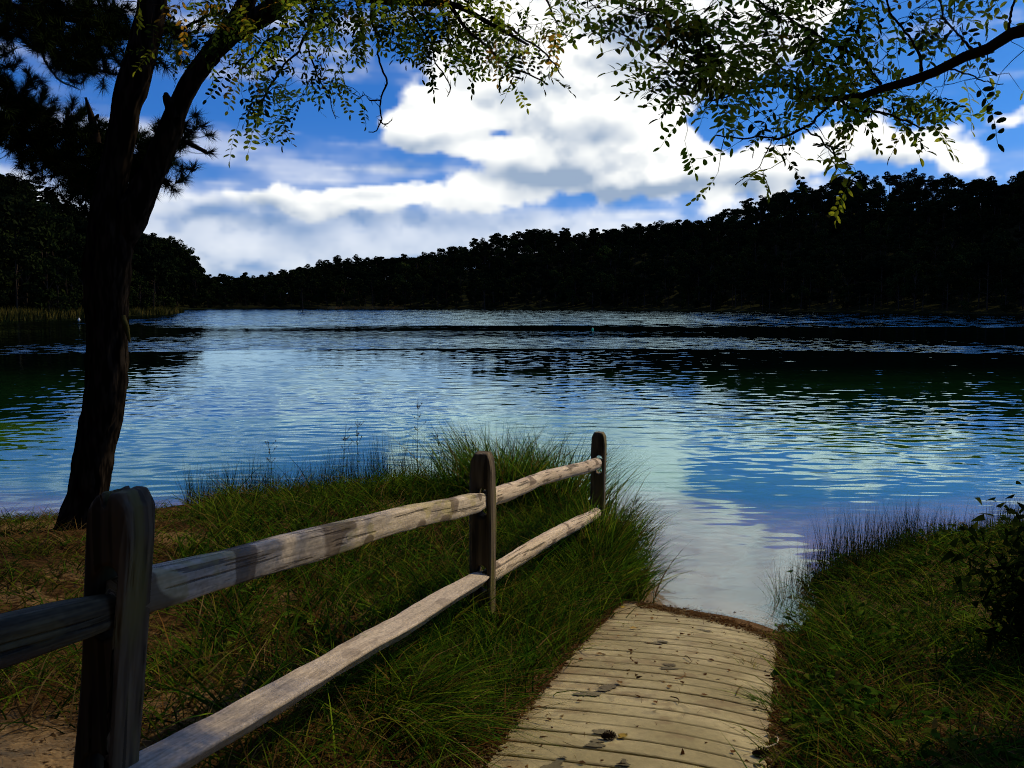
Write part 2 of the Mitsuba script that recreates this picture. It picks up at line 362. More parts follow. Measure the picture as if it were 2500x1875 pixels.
def slab(k):
    rng = np.random.default_rng(100 + k)
    s0, s1 = k * SLAB + 0.0065, (k + 1) * SLAB - 0.0065
    hw = float(path_hw((s0 + s1) / 2))
    lo, hi = -hw - 0.035 * (1 - (s0 / 3.6)) + rng.uniform(-0.012, 0.012), hw + rng.uniform(-0.012, 0.012)
    nc = 26
    cc = np.linspace(lo, hi, nc)
    ss = np.array([s0, s0, s0 + 0.006, s0 + 0.03, (s0 + s1) / 2, s1 - 0.03, s1 - 0.006, s1, s1])
    hh = np.array([-0.06, -0.003, 0.0, 0.0002, 0.0003, 0.0002, 0.0, -0.003, -0.06])
    S, C = np.meshgrid(ss, cc, indexing='ij')
    chip = 0.006 * (meshkit.fbm(np.stack([C * 25, S * 9 + k, 0 * S], -1), 3, 5) - 0.5)
    top = hi - np.clip((S - 2.85) * 1.15 + 0.12 * (meshkit.noise(np.stack([S * 9, 0 * S, 0 * S], -1), 21) - 0.5), 0, 1.0) * (S > 2.8)
    C = lo + (C - lo) / (hi - lo) * (top - lo)
    S = S + np.where((hh < 0.001)[:, None], chip, 0) + 0.004 * np.sin(C * 3 + k)
    Z = path_z(S, C) + hh[:, None] + rng.uniform(-0.0015, 0.0015) + rng.uniform(-0.003, 0.003) * C
    X, Y = PATH0[0] + S * PATH_F[0] + C * PATH_N[0], PATH0[1] + S * PATH_F[1] + C * PATH_N[1]
    Zb = Z.copy()
    v = np.stack([X, Y, Z], -1)
    for e, o in ((0, -1), (-1, 1)):          # turn the two ends down
        v[:, e] = v[:, e] - np.array([0, 0, 0.05]) * 1.0
    i, j = np.meshgrid(np.arange(len(ss) - 1), np.arange(nc - 1), indexing='ij')
    q = np.stack([i * nc + j, (i + 1) * nc + j, (i + 1) * nc + j + 1, i * nc + j + 1], -1).reshape(-1, 4)
    return v.reshape(-1, 3), q


tag('path', 'ribbed concrete path of narrow slabs running down to the water', kind='structure')
for k in range(-9, 25):
    v, q = slab(k)
    add(numbered('path__slab'), (v, q[:, ::-1]), 'slab_paint', smooth=20)


# ---------------------------------------------------------------- the split-rail fence
FEN_F = np.array([0.24, 0.97, 0.0]) / math.hypot(0.24, 0.97)
FEN_N = np.array([FEN_F[1], -FEN_F[0], 0.0])            # towards the path


def wood(grain, pale, dark, lichen, knots=0.75):
    """Weathered rail: u runs along the rail in metres, v round it."""
    def fn(p, n, uv):
        l, a = uv.x, uv.y
        g = fbm(a * 150, l * 5.0, 1, 3)
        b = fbm(a * 24, l * 5.0, 4, 3)
        f = noise(a * 300, l * 22, 2)
        speck = noise(a * 150, l * 90, 6)
        col = mix(mi.Color3f(dark), mi.Color3f(pale), smoothstep(0.25, 0.72, 0.5 * g + 0.5 * b)) * (0.66 + 0.34 * f + 0.34 * speck)
        crack = smoothstep(0.66, 0.72, fbm(a * 110 + 3, l * 3.4, 8, 3))
        col = col * (1 - grain * crack)
        spots = smoothstep(0.52, 0.62, fbm(a * 16, l * 6, 4, 4))
        col = mix(col, mi.Color3f(0.33, 0.31, 0.10), lichen * spots)
        knot = smoothstep(0.72, 0.80, noise(a * 13 + 9, l * 6.5, 5))
        return mix(col, mi.Color3f(0.075, 0.055, 0.04), knots * knot)
    return proc(fn)


_ac, _al = (lambda p: p.x * float(FEN_N[0]) + p.y * float(FEN_N[1])), (lambda p: p.x * float(FEN_F[0]) + p.y * float(FEN_F[1]))


def post_bump(p, n, uv):
    a, l, h = _ac(p), p.z, _al(p)
    return 0.0022 * fbm(a * 70, l * 3.0, h * 70, 2) - 0.004 * smoothstep(0.62, 0.70, fbm(a * 48 + 3, l * 2.1, h * 48, 2))


def rail_bump(p, n, uv):
    return 0.0022 * fbm(uv.y * 110, uv.x * 3.4, 1, 3) - 0.004 * smoothstep(0.64, 0.71, fbm(uv.y * 110 + 3, uv.x * 3.4, 8, 3))


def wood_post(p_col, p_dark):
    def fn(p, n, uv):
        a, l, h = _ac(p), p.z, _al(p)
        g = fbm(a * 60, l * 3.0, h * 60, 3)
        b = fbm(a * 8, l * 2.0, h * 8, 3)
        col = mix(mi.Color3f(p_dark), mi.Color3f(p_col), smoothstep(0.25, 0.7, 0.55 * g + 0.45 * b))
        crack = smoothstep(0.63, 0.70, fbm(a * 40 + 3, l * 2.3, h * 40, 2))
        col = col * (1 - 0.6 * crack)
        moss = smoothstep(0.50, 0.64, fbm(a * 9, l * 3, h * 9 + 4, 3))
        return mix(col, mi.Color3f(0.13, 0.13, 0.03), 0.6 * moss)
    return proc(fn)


def wood_bsdf(col, bump):
    return {'type': 'bumpmap', 'tex': proc(bump), 'scale': 1.0, 'bsdf': {'type': 'principled', 'base_color': col, 'roughness': 0.8, 'specular': 0.25}}


scene['rail_grey'] = wood_bsdf(wood(0.65, (0.50, 0.46, 0.38), (0.31, 0.28, 0.23), 0.45), rail_bump)
scene['rail_pale'] = wood_bsdf(wood(0.78, (0.60, 0.53, 0.42), (0.40, 0.335, 0.26), 0.08), rail_bump)
scene['rail_sawn'] = wood_bsdf(wood(0.10, (0.44, 0.40, 0.345), (0.32, 0.285, 0.24), 0.03, 0.3), lambda p, n, uv: 0.0008 * fbm(uv.y * 60, uv.x * 130, 1, 2))
scene['rail_shaded'] = wood_bsdf(wood(0.65, (0.10, 0.10, 0.065), (0.040, 0.038, 0.026), 0.12), rail_bump)  # same weathered wood, with shade painted into the colour
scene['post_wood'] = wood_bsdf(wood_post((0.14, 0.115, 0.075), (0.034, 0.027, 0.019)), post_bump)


def rail(p0, p1, section, seed, sag=0.0, taper=(0.16, 0.16), tip=0.55, bend=0.0):
    """A split rail: the section (n across, up; metres) drawn out from p0 to p1, its ends hewn thinner to pass the posts."""
    rng = np.random.default_rng(seed)
    p0, p1 = np.asarray(p0, float), np.asarray(p1, float)
    L = np.linalg.norm(p1 - p0)
    n = int(L / 0.025)
    t = np.linspace(0, 1, n)
    ring = sg.Polygon(section).buffer(0.006).buffer(-0.004).exterior
    m = 44
    sec = np.array([ring.interpolate(k / m, normalized=True).coords[0] for k in range(m)])
    axis = (p1 - p0) / L
    nn = np.cross(axis, [0, 0, 1]); nn /= np.linalg.norm(nn)
    up = np.cross(nn, axis)
    d0, d1 = t * L, (1 - t) * L
    sc = np.minimum(sstep(-0.05, taper[0], d0), sstep(-0.05, taper[1], d1))
    sc = tip + (1 - tip) * sc
    th = (meshkit.noise(np.stack([t * 5, 0 * t, 0 * t], -1), seed) - 0.5)
    cen = p0 + t[:, None] * (p1 - p0) + up * (sag * np.sin(np.pi * t) + 0.012 * th)[:, None] + nn * (bend * np.sin(np.pi * t) + 0.014 * (meshkit.noise(np.stack([t * 4, 0 * t + 3, 0 * t], -1), seed) - 0.5))[:, None]
    w = (1 + 0.14 * (meshkit.noise(np.stack([t * 6, 0 * t + 7, 0 * t], -1), seed) - 0.5))
    S = sec[None] * (np.stack([sc * w, (0.45 + 0.55 * sc) * w], -1))[:, None]
    pts = cen[:, None] + S[..., :1] * nn + S[..., 1:] * up
    out = S / (np.linalg.norm(S, axis=-1, keepdims=True) + 1e-9)
    q = np.stack([S[..., 0] * 60, S[..., 1] * 60, (t * L)[:, None] * 3.0 + 0 * S[..., 0]], -1)
    g = 0.005 * (meshkit.fbm(q, 3, seed) - 0.5) + 0.010 * (meshkit.fbm(q * [0.2, 0.2, 1.4], 2, seed + 1) - 0.5)
    pts = pts + g[..., None] * (out[..., :1] * nn + out[..., 1:] * up)
    v = pts.reshape(-1, 3)
    i, j = np.meshgrid(np.arange(n - 1), np.arange(m), indexing='ij')
    f = np.stack([i * m + j, i * m + (j + 1) % m, (i + 1) * m + (j + 1) % m, (i + 1) * m + j], -1).reshape(-1, 4)
    f = np.vstack([f[:, [0, 1, 2]], f[:, [0, 2, 3]]])
    k = len(v)
    v = np.vstack([v, pts[0].mean(0)[None], pts[-1].mean(0)[None]])
    jj = np.arange(m)
    f = np.vstack([f, np.stack([0 * jj + k, (jj + 1) % m, jj], 1), np.stack([0 * jj + k + 1, (n - 1) * m + jj, (n - 1) * m + (jj + 1) % m], 1)])
    mesh = trimesh.Trimesh(v, f, process=False)
    if mesh.volume < 0: mesh.invert()
    per = ring.length
    uv = np.stack([(t * L)[:, None] + 0 * S[..., 0] + seed * 3.7, (np.arange(m) / m * per)[None] + 0 * S[..., 0]], -1).reshape(-1, 2)
    return mesh, np.vstack([uv, uv[:1], uv[-1:]])


def post(base, height, slots, seed, w=0.125, d=0.12, notch=False, lean=(0, 0)):
    """A slotted post: rounded head, the slots cut through along the fence; local x along the fence, y towards the path."""
    depth = 0.5
    body = m3.Manifold.hull_points([(sx * a, sy * b, z) for sx in (-1, 1) for sy in (-1, 1) for a, b, z in
                                    ((d / 2, w / 2 - 0.012, -depth), (d / 2 - 0.012, w / 2, -depth), (d / 2, w / 2 - 0.012, height - 0.10), (d / 2 - 0.012, w / 2, height - 0.10), (d / 2 - 0.004, w / 2 - 0.008, height - 0.035), (d / 2 - 0.012, w / 2 - 0.026, height))])
    for z0, z1 in slots:
        r = 0.032
        c = m3.Manifold.cylinder(1.0, r, r, 20, True).rotate([0, 90, 0])
        body = body - (c.translate([0, 0.008, z0 + r]) + c.translate([0, 0.008, z1 - r])).hull()
    if notch:                                             # the weathered head has split
        body = body - m3.Manifold.hull_points([(sx * 0.1, y, z) for sx in (-1, 1) for y, z in ((-0.026, height + 0.01), (0.002, height + 0.01), (-0.016, height - 0.030), (-0.008, height - 0.034))])
        body = body - m3.Manifold.hull_points([(sx * 0.1, y, z) for sx in (-1, 1) for y, z in ((-0.075, height + 0.01), (-0.02, height + 0.01), (-0.075, height - 0.03), (-0.024, height - 0.004))])
    body = body.refine_to_length(0.014)
    mesh = body.to_mesh()
    v, f = np.array(mesh.vert_properties[:, :3]), np.array(mesh.tri_verts)
    mesh = trimesh.Trimesh(v, f)
    trimesh.smoothing.filter_taubin(mesh, iterations=4)
    v = np.array(mesh.vertices)
    q = v * [34, 34, 3.2]
    g = 0.009 * (meshkit.fbm(q, 3, seed) - 0.5) + 0.014 * (meshkit.fbm(v * [8, 8, 2.0], 2, seed + 3) - 0.5)
    v = v + mesh.vertex_normals * g[:, None]
    v[:, 0] += lean[0] * v[:, 2]; v[:, 1] += lean[1] * v[:, 2]
    world = np.asarray(base) + v[:, :1] * FEN_F + v[:, 1:2] * FEN_N + v[:, 2:] * [0, 0, 1]
    mesh.vertices = world
    if mesh.volume < 0: mesh.invert()
    return mesh


POSTS = [(-0.888, 2.06), (-0.165, 5.10), (0.765, 8.15)]
TOPS = [1.83, 1.42, 1.105]
BASES = [float(land(*p)) for p in POSTS]
UP, LOW = [1.585, 1.145, 0.82], [1.145, 0.71, 0.375]     # heights of the rails at the posts
tag('split_rail_fence', 'weathered grey split rail fence running down the bank beside the path', 'fence')
for k, (xy, top) in enumerate(zip(POSTS, TOPS)):
    z = BASES[k]
    h = top - z
    slots = [(UP[k] - z - 0.085, UP[k] - z + 0.085), (LOW[k] - z - 0.085, LOW[k] - z + 0.085)]
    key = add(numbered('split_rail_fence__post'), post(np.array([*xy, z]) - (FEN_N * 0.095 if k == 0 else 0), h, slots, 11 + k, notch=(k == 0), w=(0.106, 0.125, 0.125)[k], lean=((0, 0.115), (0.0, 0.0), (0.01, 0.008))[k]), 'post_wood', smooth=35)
    labels[key] = {'label': ('black shaded post with a split top, nearest of the fence', 'middle fence post with a mossy lit edge', 'last fence post at the edge of the water')[k]}


def pt(k, z, off=0.0, side=0.0):
    b = np.array([*POSTS[k], z])
    return b + FEN_F * off + FEN_N * (0.008 + side)


FLAT = [(-0.030, -0.044), (0.028, -0.048), (0.034, -0.03), (0.030, 0.034), (0.020, 0.045), (-0.026, 0.044)]
DIAMOND = [(-0.046, 0.036), (0.050, 0.013), (0.050, 0.006), (-0.004, -0.048), (-0.030, -0.046), (-0.050, -0.008)]
ROUND = [(0.045 * math.cos(a) * (1.05 if math.cos(a) > 0 else 0.6), 0.052 * math.sin(a)) for a in np.linspace(0, 2 * math.pi, 14, endpoint=False)]
rails = [
    (pt(0, UP[0], -0.04), pt(1, UP[1], 0.03, 0.004), FLAT, 31, 'rail_grey', dict(sag=0.012, taper=(0.12, 0.3), bend=-0.01), 'flat grey upper rail blotched with lichen'),
    (pt(0, LOW[0], -0.05), pt(1, LOW[1], 0.035, 0.004), DIAMOND, 33, 'rail_sawn', dict(sag=-0.01, taper=(0.1, 0.22), tip=0.45), 'smooth sawn lower rail with leaf shadows on its top'),
    (pt(1, UP[1] + 0.006, -0.03, -0.006), pt(2, UP[2], 0.05), ROUND, 35, 'rail_pale', dict(sag=0.012, taper=(0.1, 0.25), bend=-0.012), 'pale cracked upper rail between the middle and last posts'),
    (pt(1, LOW[1] + 0.004, -0.035, -0.006), pt(2, LOW[2], 0.05), ROUND, 37, 'rail_pale', dict(sag=0.025, taper=(0.1, 0.25), bend=0.012), 'pale lower rail half hidden in the grass'),
    (pt(0, UP[0] - 0.004, 0.035, -0.006) - FEN_F * 2.9 - FEN_N * 0.6 + np.array([0, 0, 0.12]), pt(0, UP[0] - 0.02, 0.035, -0.006), [(a * 1.1, b * 0.9) for a, b in FLAT], 39, 'rail_shaded', dict(taper=(0.2, 0.2)), 'dark shaded rail running out of view behind the nearest post'),
]
for a, b, sec, seed, mat, kw, lab in rails:
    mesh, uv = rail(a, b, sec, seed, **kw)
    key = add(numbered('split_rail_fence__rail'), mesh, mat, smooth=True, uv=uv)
    labels[key] = {'label': lab}


# ---------------------------------------------------------------- trees of the far shores
def blades(base, tip_dir, length, width, side, levels=4, bend=None, tint=None):
    """Many thin curved leaves at once: base (n,3), tip_dir (n,3), length, width (n,), side (n,3); returns (v, f, colour rows or None)."""
    n = len(base)
    t = np.linspace(0, 1, levels)
    bend = np.zeros((n, 3)) if bend is None else bend
    cen = base[:, None] + (t[None, :, None] * tip_dir[:, None] + (t ** 2)[None, :, None] * bend[:, None]) * np.asarray(length)[:, None, None]
    wid = np.asarray(width)[:, None] * (1 - t[None] ** 1.6) * 0.5
    a = cen[:, :-1] - wid[:, :-1, None] * side[:, None]
    b = cen[:, :-1] + wid[:, :-1, None] * side[:, None]
    v = np.concatenate([a, b, cen[:, -1:]], 1)                                    # L-1 left, L-1 right, 1 tip
    L = levels - 1
    f = []
    for k in range(L - 1):
        f += [[k, L + k, L + k + 1], [k, L + k + 1, k + 1]]
    f.append([L - 1, 2 * L - 1, 2 * L])
    f = np.array(f)
    F = (f[None] + (np.arange(n) * (2 * L + 1))[:, None, None]).reshape(-1, 3)
    col = None
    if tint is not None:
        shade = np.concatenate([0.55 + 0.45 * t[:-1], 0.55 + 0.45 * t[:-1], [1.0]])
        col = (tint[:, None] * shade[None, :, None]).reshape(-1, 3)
    return v.reshape(-1, 3), F, col


def unit(v):
    return v / (np.linalg.norm(v, axis=-1, keepdims=True) + 1e-12)


def clump_leaves(rng, centres, radii, per, size, flat=1.0):
    """Leaf-clump faces spread through ellipsoids: two crossed bent quads would read as cards, so each is a folded triangle pair."""
    out = []
    for c, r in zip(centres, radii):
        d = unit(rng.normal(size=(per, 3)))
        rad = rng.uniform(0.35, 1.0, (per, 1)) ** 0.5
        p = c + d * rad * r
        nrm = unit(d * [1, 1, flat] + 0.8 * rng.normal(size=(per, 3)))
        a = unit(np.cross(nrm, rng.normal(size=(per, 3))))
        b = np.cross(nrm, a)
        s = size * rng.uniform(0.5, 1.3, (per, 1))
        out.append(np.stack([p - a * s, p - b * s * 0.55 + nrm * s * 0.1, p + a * s, p + b * s * 0.55 - nrm * s * 0.15], 1))
    q = np.concatenate(out).reshape(-1, 3)
    k = np.arange(len(q) // 4)[:, None] * 4
    return q, np.vstack([k + [0, 1, 2], k + [0, 2, 3]])


def far_tree(seed, kind):
    """(trunk, crown) of a tree about 12 m tall standing at the origin."""
    rng = np.random.default_rng(seed)
    H = 12.0
    cs, rs, limbs = [], [], []
    top = H * rng.uniform(0.84, 0.94)
    sway = rng.normal(size=2) * 0.35
    axis = lambda h: np.array([sway[0] * (h / H) ** 2, sway[1] * (h / H) ** 2, h])
    spine = np.array([[*axis(h)] for h in np.linspace(-0.6, top, 8)])
    limbs.append(tube(spine, np.linspace(0.20, 0.05, 8), 6))
    if kind == 'pine':                                                     # pitch pine: ragged plates of needles on crooked limbs
        for k in range(17):
            h = H * rng.uniform(0.14, 0.97)
            a = rng.uniform(0, 2 * math.pi)
            reach = (0.55 + 2.9 * (1 - h / H) ** 0.5) * rng.uniform(0.55, 1.1)
            e = axis(h) + np.array([math.cos(a) * reach, math.sin(a) * reach, reach * rng.uniform(0.05, 0.4)])
            limbs.append(tube(np.array([axis(h - 0.3), (axis(h) + e) / 2 - [0, 0, 0.15], e]), [0.07, 0.05, 0.03], 4))
            cs.append(e); rs.append(np.array([1.25, 1.25, 0.62]) * rng.uniform(0.65, 1.15))
        cs.append(axis(top)); rs.append(np.array([0.9, 0.9, 0.8]))
        crown = clump_leaves(rng, cs, rs, 90, 0.34)
    elif kind == 'flat':                                                   # wind-cut pine with bare trunk and a flat head
        for k in range(9):
            h = H * rng.uniform(0.68, 0.93)
            a = rng.uniform(0, 2 * math.pi)
            reach = rng.uniform(0.6, 2.6)
            e = axis(h) + np.array([math.cos(a) * reach, math.sin(a) * reach, 0.5])
            limbs.append(tube(np.array([axis(h - 1.0), (axis(h) + e) / 2 - [0, 0, 0.3], e]), [0.08, 0.06, 0.03], 4))
            cs.append(e); rs.append(np.array([1.3, 1.3, 0.5]) * rng.uniform(0.7, 1.15))
        crown = clump_leaves(rng, cs, rs, 125, 0.28)
    else:                                                                  # oak and other broad crowns
        for k in range(18):
            h = H * rng.uniform(0.10, 0.84)
            a = rng.uniform(0, 2 * math.pi)
            reach = 3.3 * math.sqrt(max(0.05, 1 - ((h / H - 0.45) / 0.52) ** 2)) * rng.uniform(0.35, 1.0)
            e = axis(h) + np.array([math.cos(a) * reach, math.sin(a) * reach, reach * 0.2])
            limbs.append(tube(np.array([axis(max(h - 1.6, 1)), (axis(h) + e) / 2, e]), [0.09, 0.06, 0.03], 4))
            cs.append(e); rs.append(np.array([1.35, 1.35, 1.05]) * rng.uniform(0.7, 1.15))
        cs.append(axis(H * 0.88)); rs.append(np.array([1.2, 1.2, 0.9]))
        crown = clump_leaves(rng, cs, rs, 90, 0.34)
    return join(limbs), crown


def leafy(dark, light, scale, trans=None):
    def fn(p, n, uv):
        return mix(mi.Color3f(dark), mi.Color3f(light), smoothstep(0.3, 0.75, fbm(p.x * scale, p.y * scale, p.z * scale, 2)))
    return {'type': 'twosided', 'bsdf': {'type': 'diffuse', 'reflectance': proc(fn)}}


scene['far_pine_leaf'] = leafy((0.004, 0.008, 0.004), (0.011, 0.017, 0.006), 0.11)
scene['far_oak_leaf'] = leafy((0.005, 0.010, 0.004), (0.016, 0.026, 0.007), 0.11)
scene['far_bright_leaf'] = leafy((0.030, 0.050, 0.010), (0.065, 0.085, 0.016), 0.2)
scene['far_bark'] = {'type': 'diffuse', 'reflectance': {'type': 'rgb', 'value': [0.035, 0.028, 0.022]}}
KINDS = [('pine', 1), ('pine', 2), ('pine', 3), ('flat', 4), ('oak', 5), ('oak', 6), ('oak', 7)]
for k, (kind, seed) in enumerate(KINDS):
    trunk, crown = far_tree(seed, kind)
    leaf = 'far_oak_leaf' if kind == 'oak' else 'far_pine_leaf'
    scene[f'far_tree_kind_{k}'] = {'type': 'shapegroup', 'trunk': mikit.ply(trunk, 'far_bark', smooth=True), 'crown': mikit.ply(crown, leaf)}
    if kind == 'oak' and k == 5:
        scene['far_tree_kind_bright'] = {'type': 'shapegroup', 'trunk': mikit.ply(trunk, 'far_bark', smooth=True), 'crown': mikit.ply(crown, 'far_bright_leaf')}


def put(key, group, xyz, size, rot, squash=1.0):
    T = mi.ScalarTransform4f
    scene[key] = {'type': 'instance', 'group': {'type': 'ref', 'id': group}, 'to_world': T().translate(list(map(float, xyz))).rotate([0, 0, 1], float(rot)).scale([float(size), float(size), float(size * squash)])}


# where the woods stand: scattered over the slopes, thick along the shore; sorted by what each shows
wr = np.random.default_rng(21)
cand = []
for _ in range(40000):
    a = wr.uniform(-33, 33)
    r = math.sqrt(wr.uniform(100 ** 2, 520 ** 2))
    cand.append((math.sin(math.radians(a)) * r, math.cos(math.radians(a)) * r))
cand = np.array(cand)
sd = shore_distance(cand[:, 0], cand[:, 1])
cand, sd = cand[(sd > 2.2) & (sd < 150)], sd[(sd > 2.2) & (sd < 150)]
order = np.argsort(np.where(sd < 14, sd * 0.02, 1) + wr.uniform(0, 1, len(sd)))
kept, cells = [], {}
for k in order:
    x, y = cand[k]
    gap = 3.4 if (x < -55 and y < 240 and sd[k] < 60) else 4.0 if sd[k] < 14 else (4.4 if 80 < sd[k] < 125 else 5.6)
    c = (int(x // 8), int(y // 8))
    if all(math.hypot(x - kx, y - ky) > gap for i_ in (-1, 0, 1) for j_ in (-1, 0, 1) for kx, ky in cells.get((c[0] + i_, c[1] + j_), ())):
        cells.setdefault(c, []).append((x, y)); kept.append((x, y, sd[k]))
kept = np.array(kept)
kz = land(kept[:, 0], kept[:, 1])
kaz, kr = np.degrees(np.arctan2(kept[:, 0], kept[:, 1])), np.hypot(kept[:, 0], kept[:, 1])
ksize = wr.uniform(0.72, 1.12, len(kept)) * np.where(kaz < -18.5, 1.3, 0.98) * np.where(kept[:, 2] < 6, 0.72, 1.0)
kkind = wr.choice(7, len(kept), p=[0.2, 0.17, 0.17, 0.05, 0.15, 0.13, 0.13])
kel = (kz + 12 * ksize * 0.93 - EYE[2]) / kr
# how much of each shows over the nearer ones
near_first = np.argsort(kr)
ridge = np.full(1400, -1.0)
shows = np.zeros(len(kept))
for k in near_first:
    half = math.degrees(3.0 * ksize[k] / kr[k])
    b0, b1 = int((kaz[k] - half + 35) * 20), int((kaz[k] + half + 35) * 20) + 1
    seg = ridge[b0:b1]
    lo = np.maximum(seg, (kz[k] - EYE[2]) / kr[k])
    shows[k] = np.clip(kel[k] - lo, 0, None).sum() * (abs(kaz[k]) < 29.6)
    ridge[b0:b1] = np.maximum(seg, kel[k] - 0.0012)
rank = np.argsort(-shows)
single = set(rank[:285].tolist())
def where(k):
    """(words that say where tree k stands, its group): which wood, how far up, which stretch of it."""
    d = kept[k, 2]
    row = 'at the waterline' if d < 9 else ('on the skyline' if d > 75 else 'mid slope')
    a = kaz[k]
    if a < -18.3:
        return row + (' in the tall wood at the left edge' if a < -25 else ' in the tall wood right of the forked trunk' if a > -22 else ' in the tall wood behind the forked trunk'), 'the left wood'
    if a < -6:
        return row + (' in the far wood beside the reed point' if a < -13 else ' in the far wood under the flat headed pine' if a < -10 else ' in the far wood right of the flat headed pine'), 'the low far wood'
    part = ' where the hillside begins to climb' if a < 0 else ' of the hillside between umbrella and pointed pines' if a < 6 else ' of the hillside just right of the pointed pine' if a < 12 else ' of the hillside below the right bough tips' if a < 17 else ' of the hillside below the lone taller pine' if a < 22 else ' of the hillside at the right edge'
    return row + part, 'the hillside'


nf = 0
for k in range(len(kept)):
    kind = int(kkind[k])
    xyz = (kept[k, 0], kept[k, 1], kz[k] - 0.3)
    if k in single:
        key = numbered('pine_tree' if kind < 4 else 'broadleaf_tree')
        place, wood_ = where(k)
        tag(key, ('ragged dark pine ' if kind < 4 else 'round dark tree ') + place, 'tree', ('pines ' if kind < 4 else 'broadleaf trees ') + place)
        put(key, f'far_tree_kind_{kind}', xyz, ksize[k], wr.uniform(0, 360), wr.uniform(0.88, 1.12))
    else:
        key = f'forest__{nf:04d}' if nf else 'forest__0000'
        nf += 1
        put(key, f'far_tree_kind_{kind}', xyz, ksize[k], wr.uniform(0, 360), wr.uniform(0.88, 1.12))
# unseen trees added behind and beside the photographer to dim the near bank
br = np.random.default_rng(17)
for k in range(150):
    a, r = math.radians(br.uniform(92, 300)), br.uniform(9, 34)
    x, y = math.sin(a) * r, math.cos(a) * r
    if shore_distance(x, y) < 2.5 or seen(np.array([[x, y, h_] for h_ in (1.0, 6.0, 13.0)]), 900)[0].any(): continue
    put(f'forest__{nf:04d}', f'far_tree_kind_{br.integers(7)}', (x, y, float(land(x, y)) - 0.3), br.uniform(0.8, 1.2), br.uniform(0, 360))
    nf += 1
tag('forest', 'unbroken dark forest filling the slopes behind the nearer trees, with unseen trees added for shade', 'forest', kind='stuff')


def special(name, u, v, size, group, label, push=1.0):
    """A tree one can pick out on the skyline: its top at this pixel's direction, standing on the slope behind the shore."""
    dirn = at(u, v, 100.0) - EYE
    el = dirn[2] / math.hypot(dirn[0], dirn[1])
    h = unit(dirn[None, :2])[0]
    best = None
    for r in np.arange(120, 480, 2.0):
        x, y = h * r
        if shore_distance(x, y) < 3: continue
        e = (float(land(x, y)) + 11.3 * size - EYE[2]) / r - el
        if e > 0 and (best is None or abs(e) < abs(best[0])): best = (e, r)
    r = best[1] if best else 300
    x, y = h * r
    z = EYE[2] + el * r - 11.3 * size
    key = numbered(name)
    put(key, group, (x, y, min(z, float(land(x, y)) + 0.2)), size, (u * 7) % 360)
    tag(key, label, 'tree')


special('pine_tree', 737, 622, 1.15, 'far_tree_kind_3', 'flat headed pine with a forked top above the low far wood')
special('pine_tree', 1183, 572, 1.1, 'far_tree_kind_3', 'single umbrella shaped pine on the skyline where the hill begins to climb')
special('pine_tree', 1448, 540, 1.1, 'far_tree_kind_1', 'pointed pine rising from the middle of the hill skyline')
special('pine_tree', 1886, 500, 1.1, 'far_tree_kind_2', 'lone taller pine standing out of the right hill skyline')
special('broadleaf_tree', 1480, 600, 1.0, 'far_tree_kind_bright', 'lighter green broadleaf tree below the pointed pine on the hill')
special('broadleaf_tree', 980, 640, 1.0, 'far_tree_kind_bright', 'lighter green broadleaf tree low in the far wood')
special('broadleaf_tree', 1110, 615, 0.9, 'far_tree_kind_bright', 'lighter green broadleaf tree just left of the umbrella shaped pine')

# reeds along the far shores
def reed_bed(key, pts, h, tint, label):
    rng = np.random.default_rng(len(key) + len(pts))
    n = len(pts)
    base = np.c_[pts, land(pts[:, 0], pts[:, 1]) - 0.05]
    side = unit(np.c_[rng.normal(size=(n, 2)), np.zeros(n)])
    up = unit(np.c_[rng.normal(size=(n, 2)) * 0.18, np.ones(n)])
    v, f, _ = blades(base, up, h * rng.uniform(0.6, 1.1, n), rng.uniform(0.08, 0.2, n), side, 3)
    add(key, (v, f), tint)
    tag(key, label, 'reeds', kind='stuff')


scene['reed_olive'] = leafy((0.030, 0.034, 0.008), (0.080, 0.070, 0.018), 0.4)
scene['reed_gold'] = leafy((0.12, 0.075, 0.025), (0.26, 0.17, 0.06), 0.2)


def along(poly, n, off0, off1, rng):
    poly = np.asarray(poly, float)
    s = np.r_[0, np.cumsum(np.linalg.norm(np.diff(poly, axis=0), axis=1))]
    t = rng.uniform(0, s[-1], n)
    p = np.stack([np.interp(t, s, poly[:, 0]), np.interp(t, s, poly[:, 1])], 1)
    d = np.stack([np.interp(t + 1, s, poly[:, 0]) - np.interp(t - 1, s, poly[:, 0]), np.interp(t + 1, s, poly[:, 1]) - np.interp(t - 1, s, poly[:, 1])], 1)
    nrm = unit(np.stack([-d[:, 1], d[:, 0]], 1))
    return p + nrm * rng.uniform(off0, off1, (n, 1))


rr = np.random.default_rng(5)
reed_bed('shore_reeds', along([(-63, 114), (-66, 140), (-71, 172), (-68, 180), (-80, 225)], 9000, -0.5, 5, rr), 1.5, 'reed_olive', 'olive reeds fringing the left shore under the tall wood')
reed_bed('shore_reeds_001', along([(-75, 205), (-92, 250), (-104, 285)], 3000, -1, 3, rr), 1.2, 'reed_gold', 'golden reeds on the point at the left end of the far shore')
reed_bed('shore_reeds_002', along([(-76, 365), (-50, 359), (-42, 357)], 3000, -1, 2, rr), 1.1, 'reed_gold', 'thin golden line of reeds on the far shore')
USED['shore_reeds'] = 3


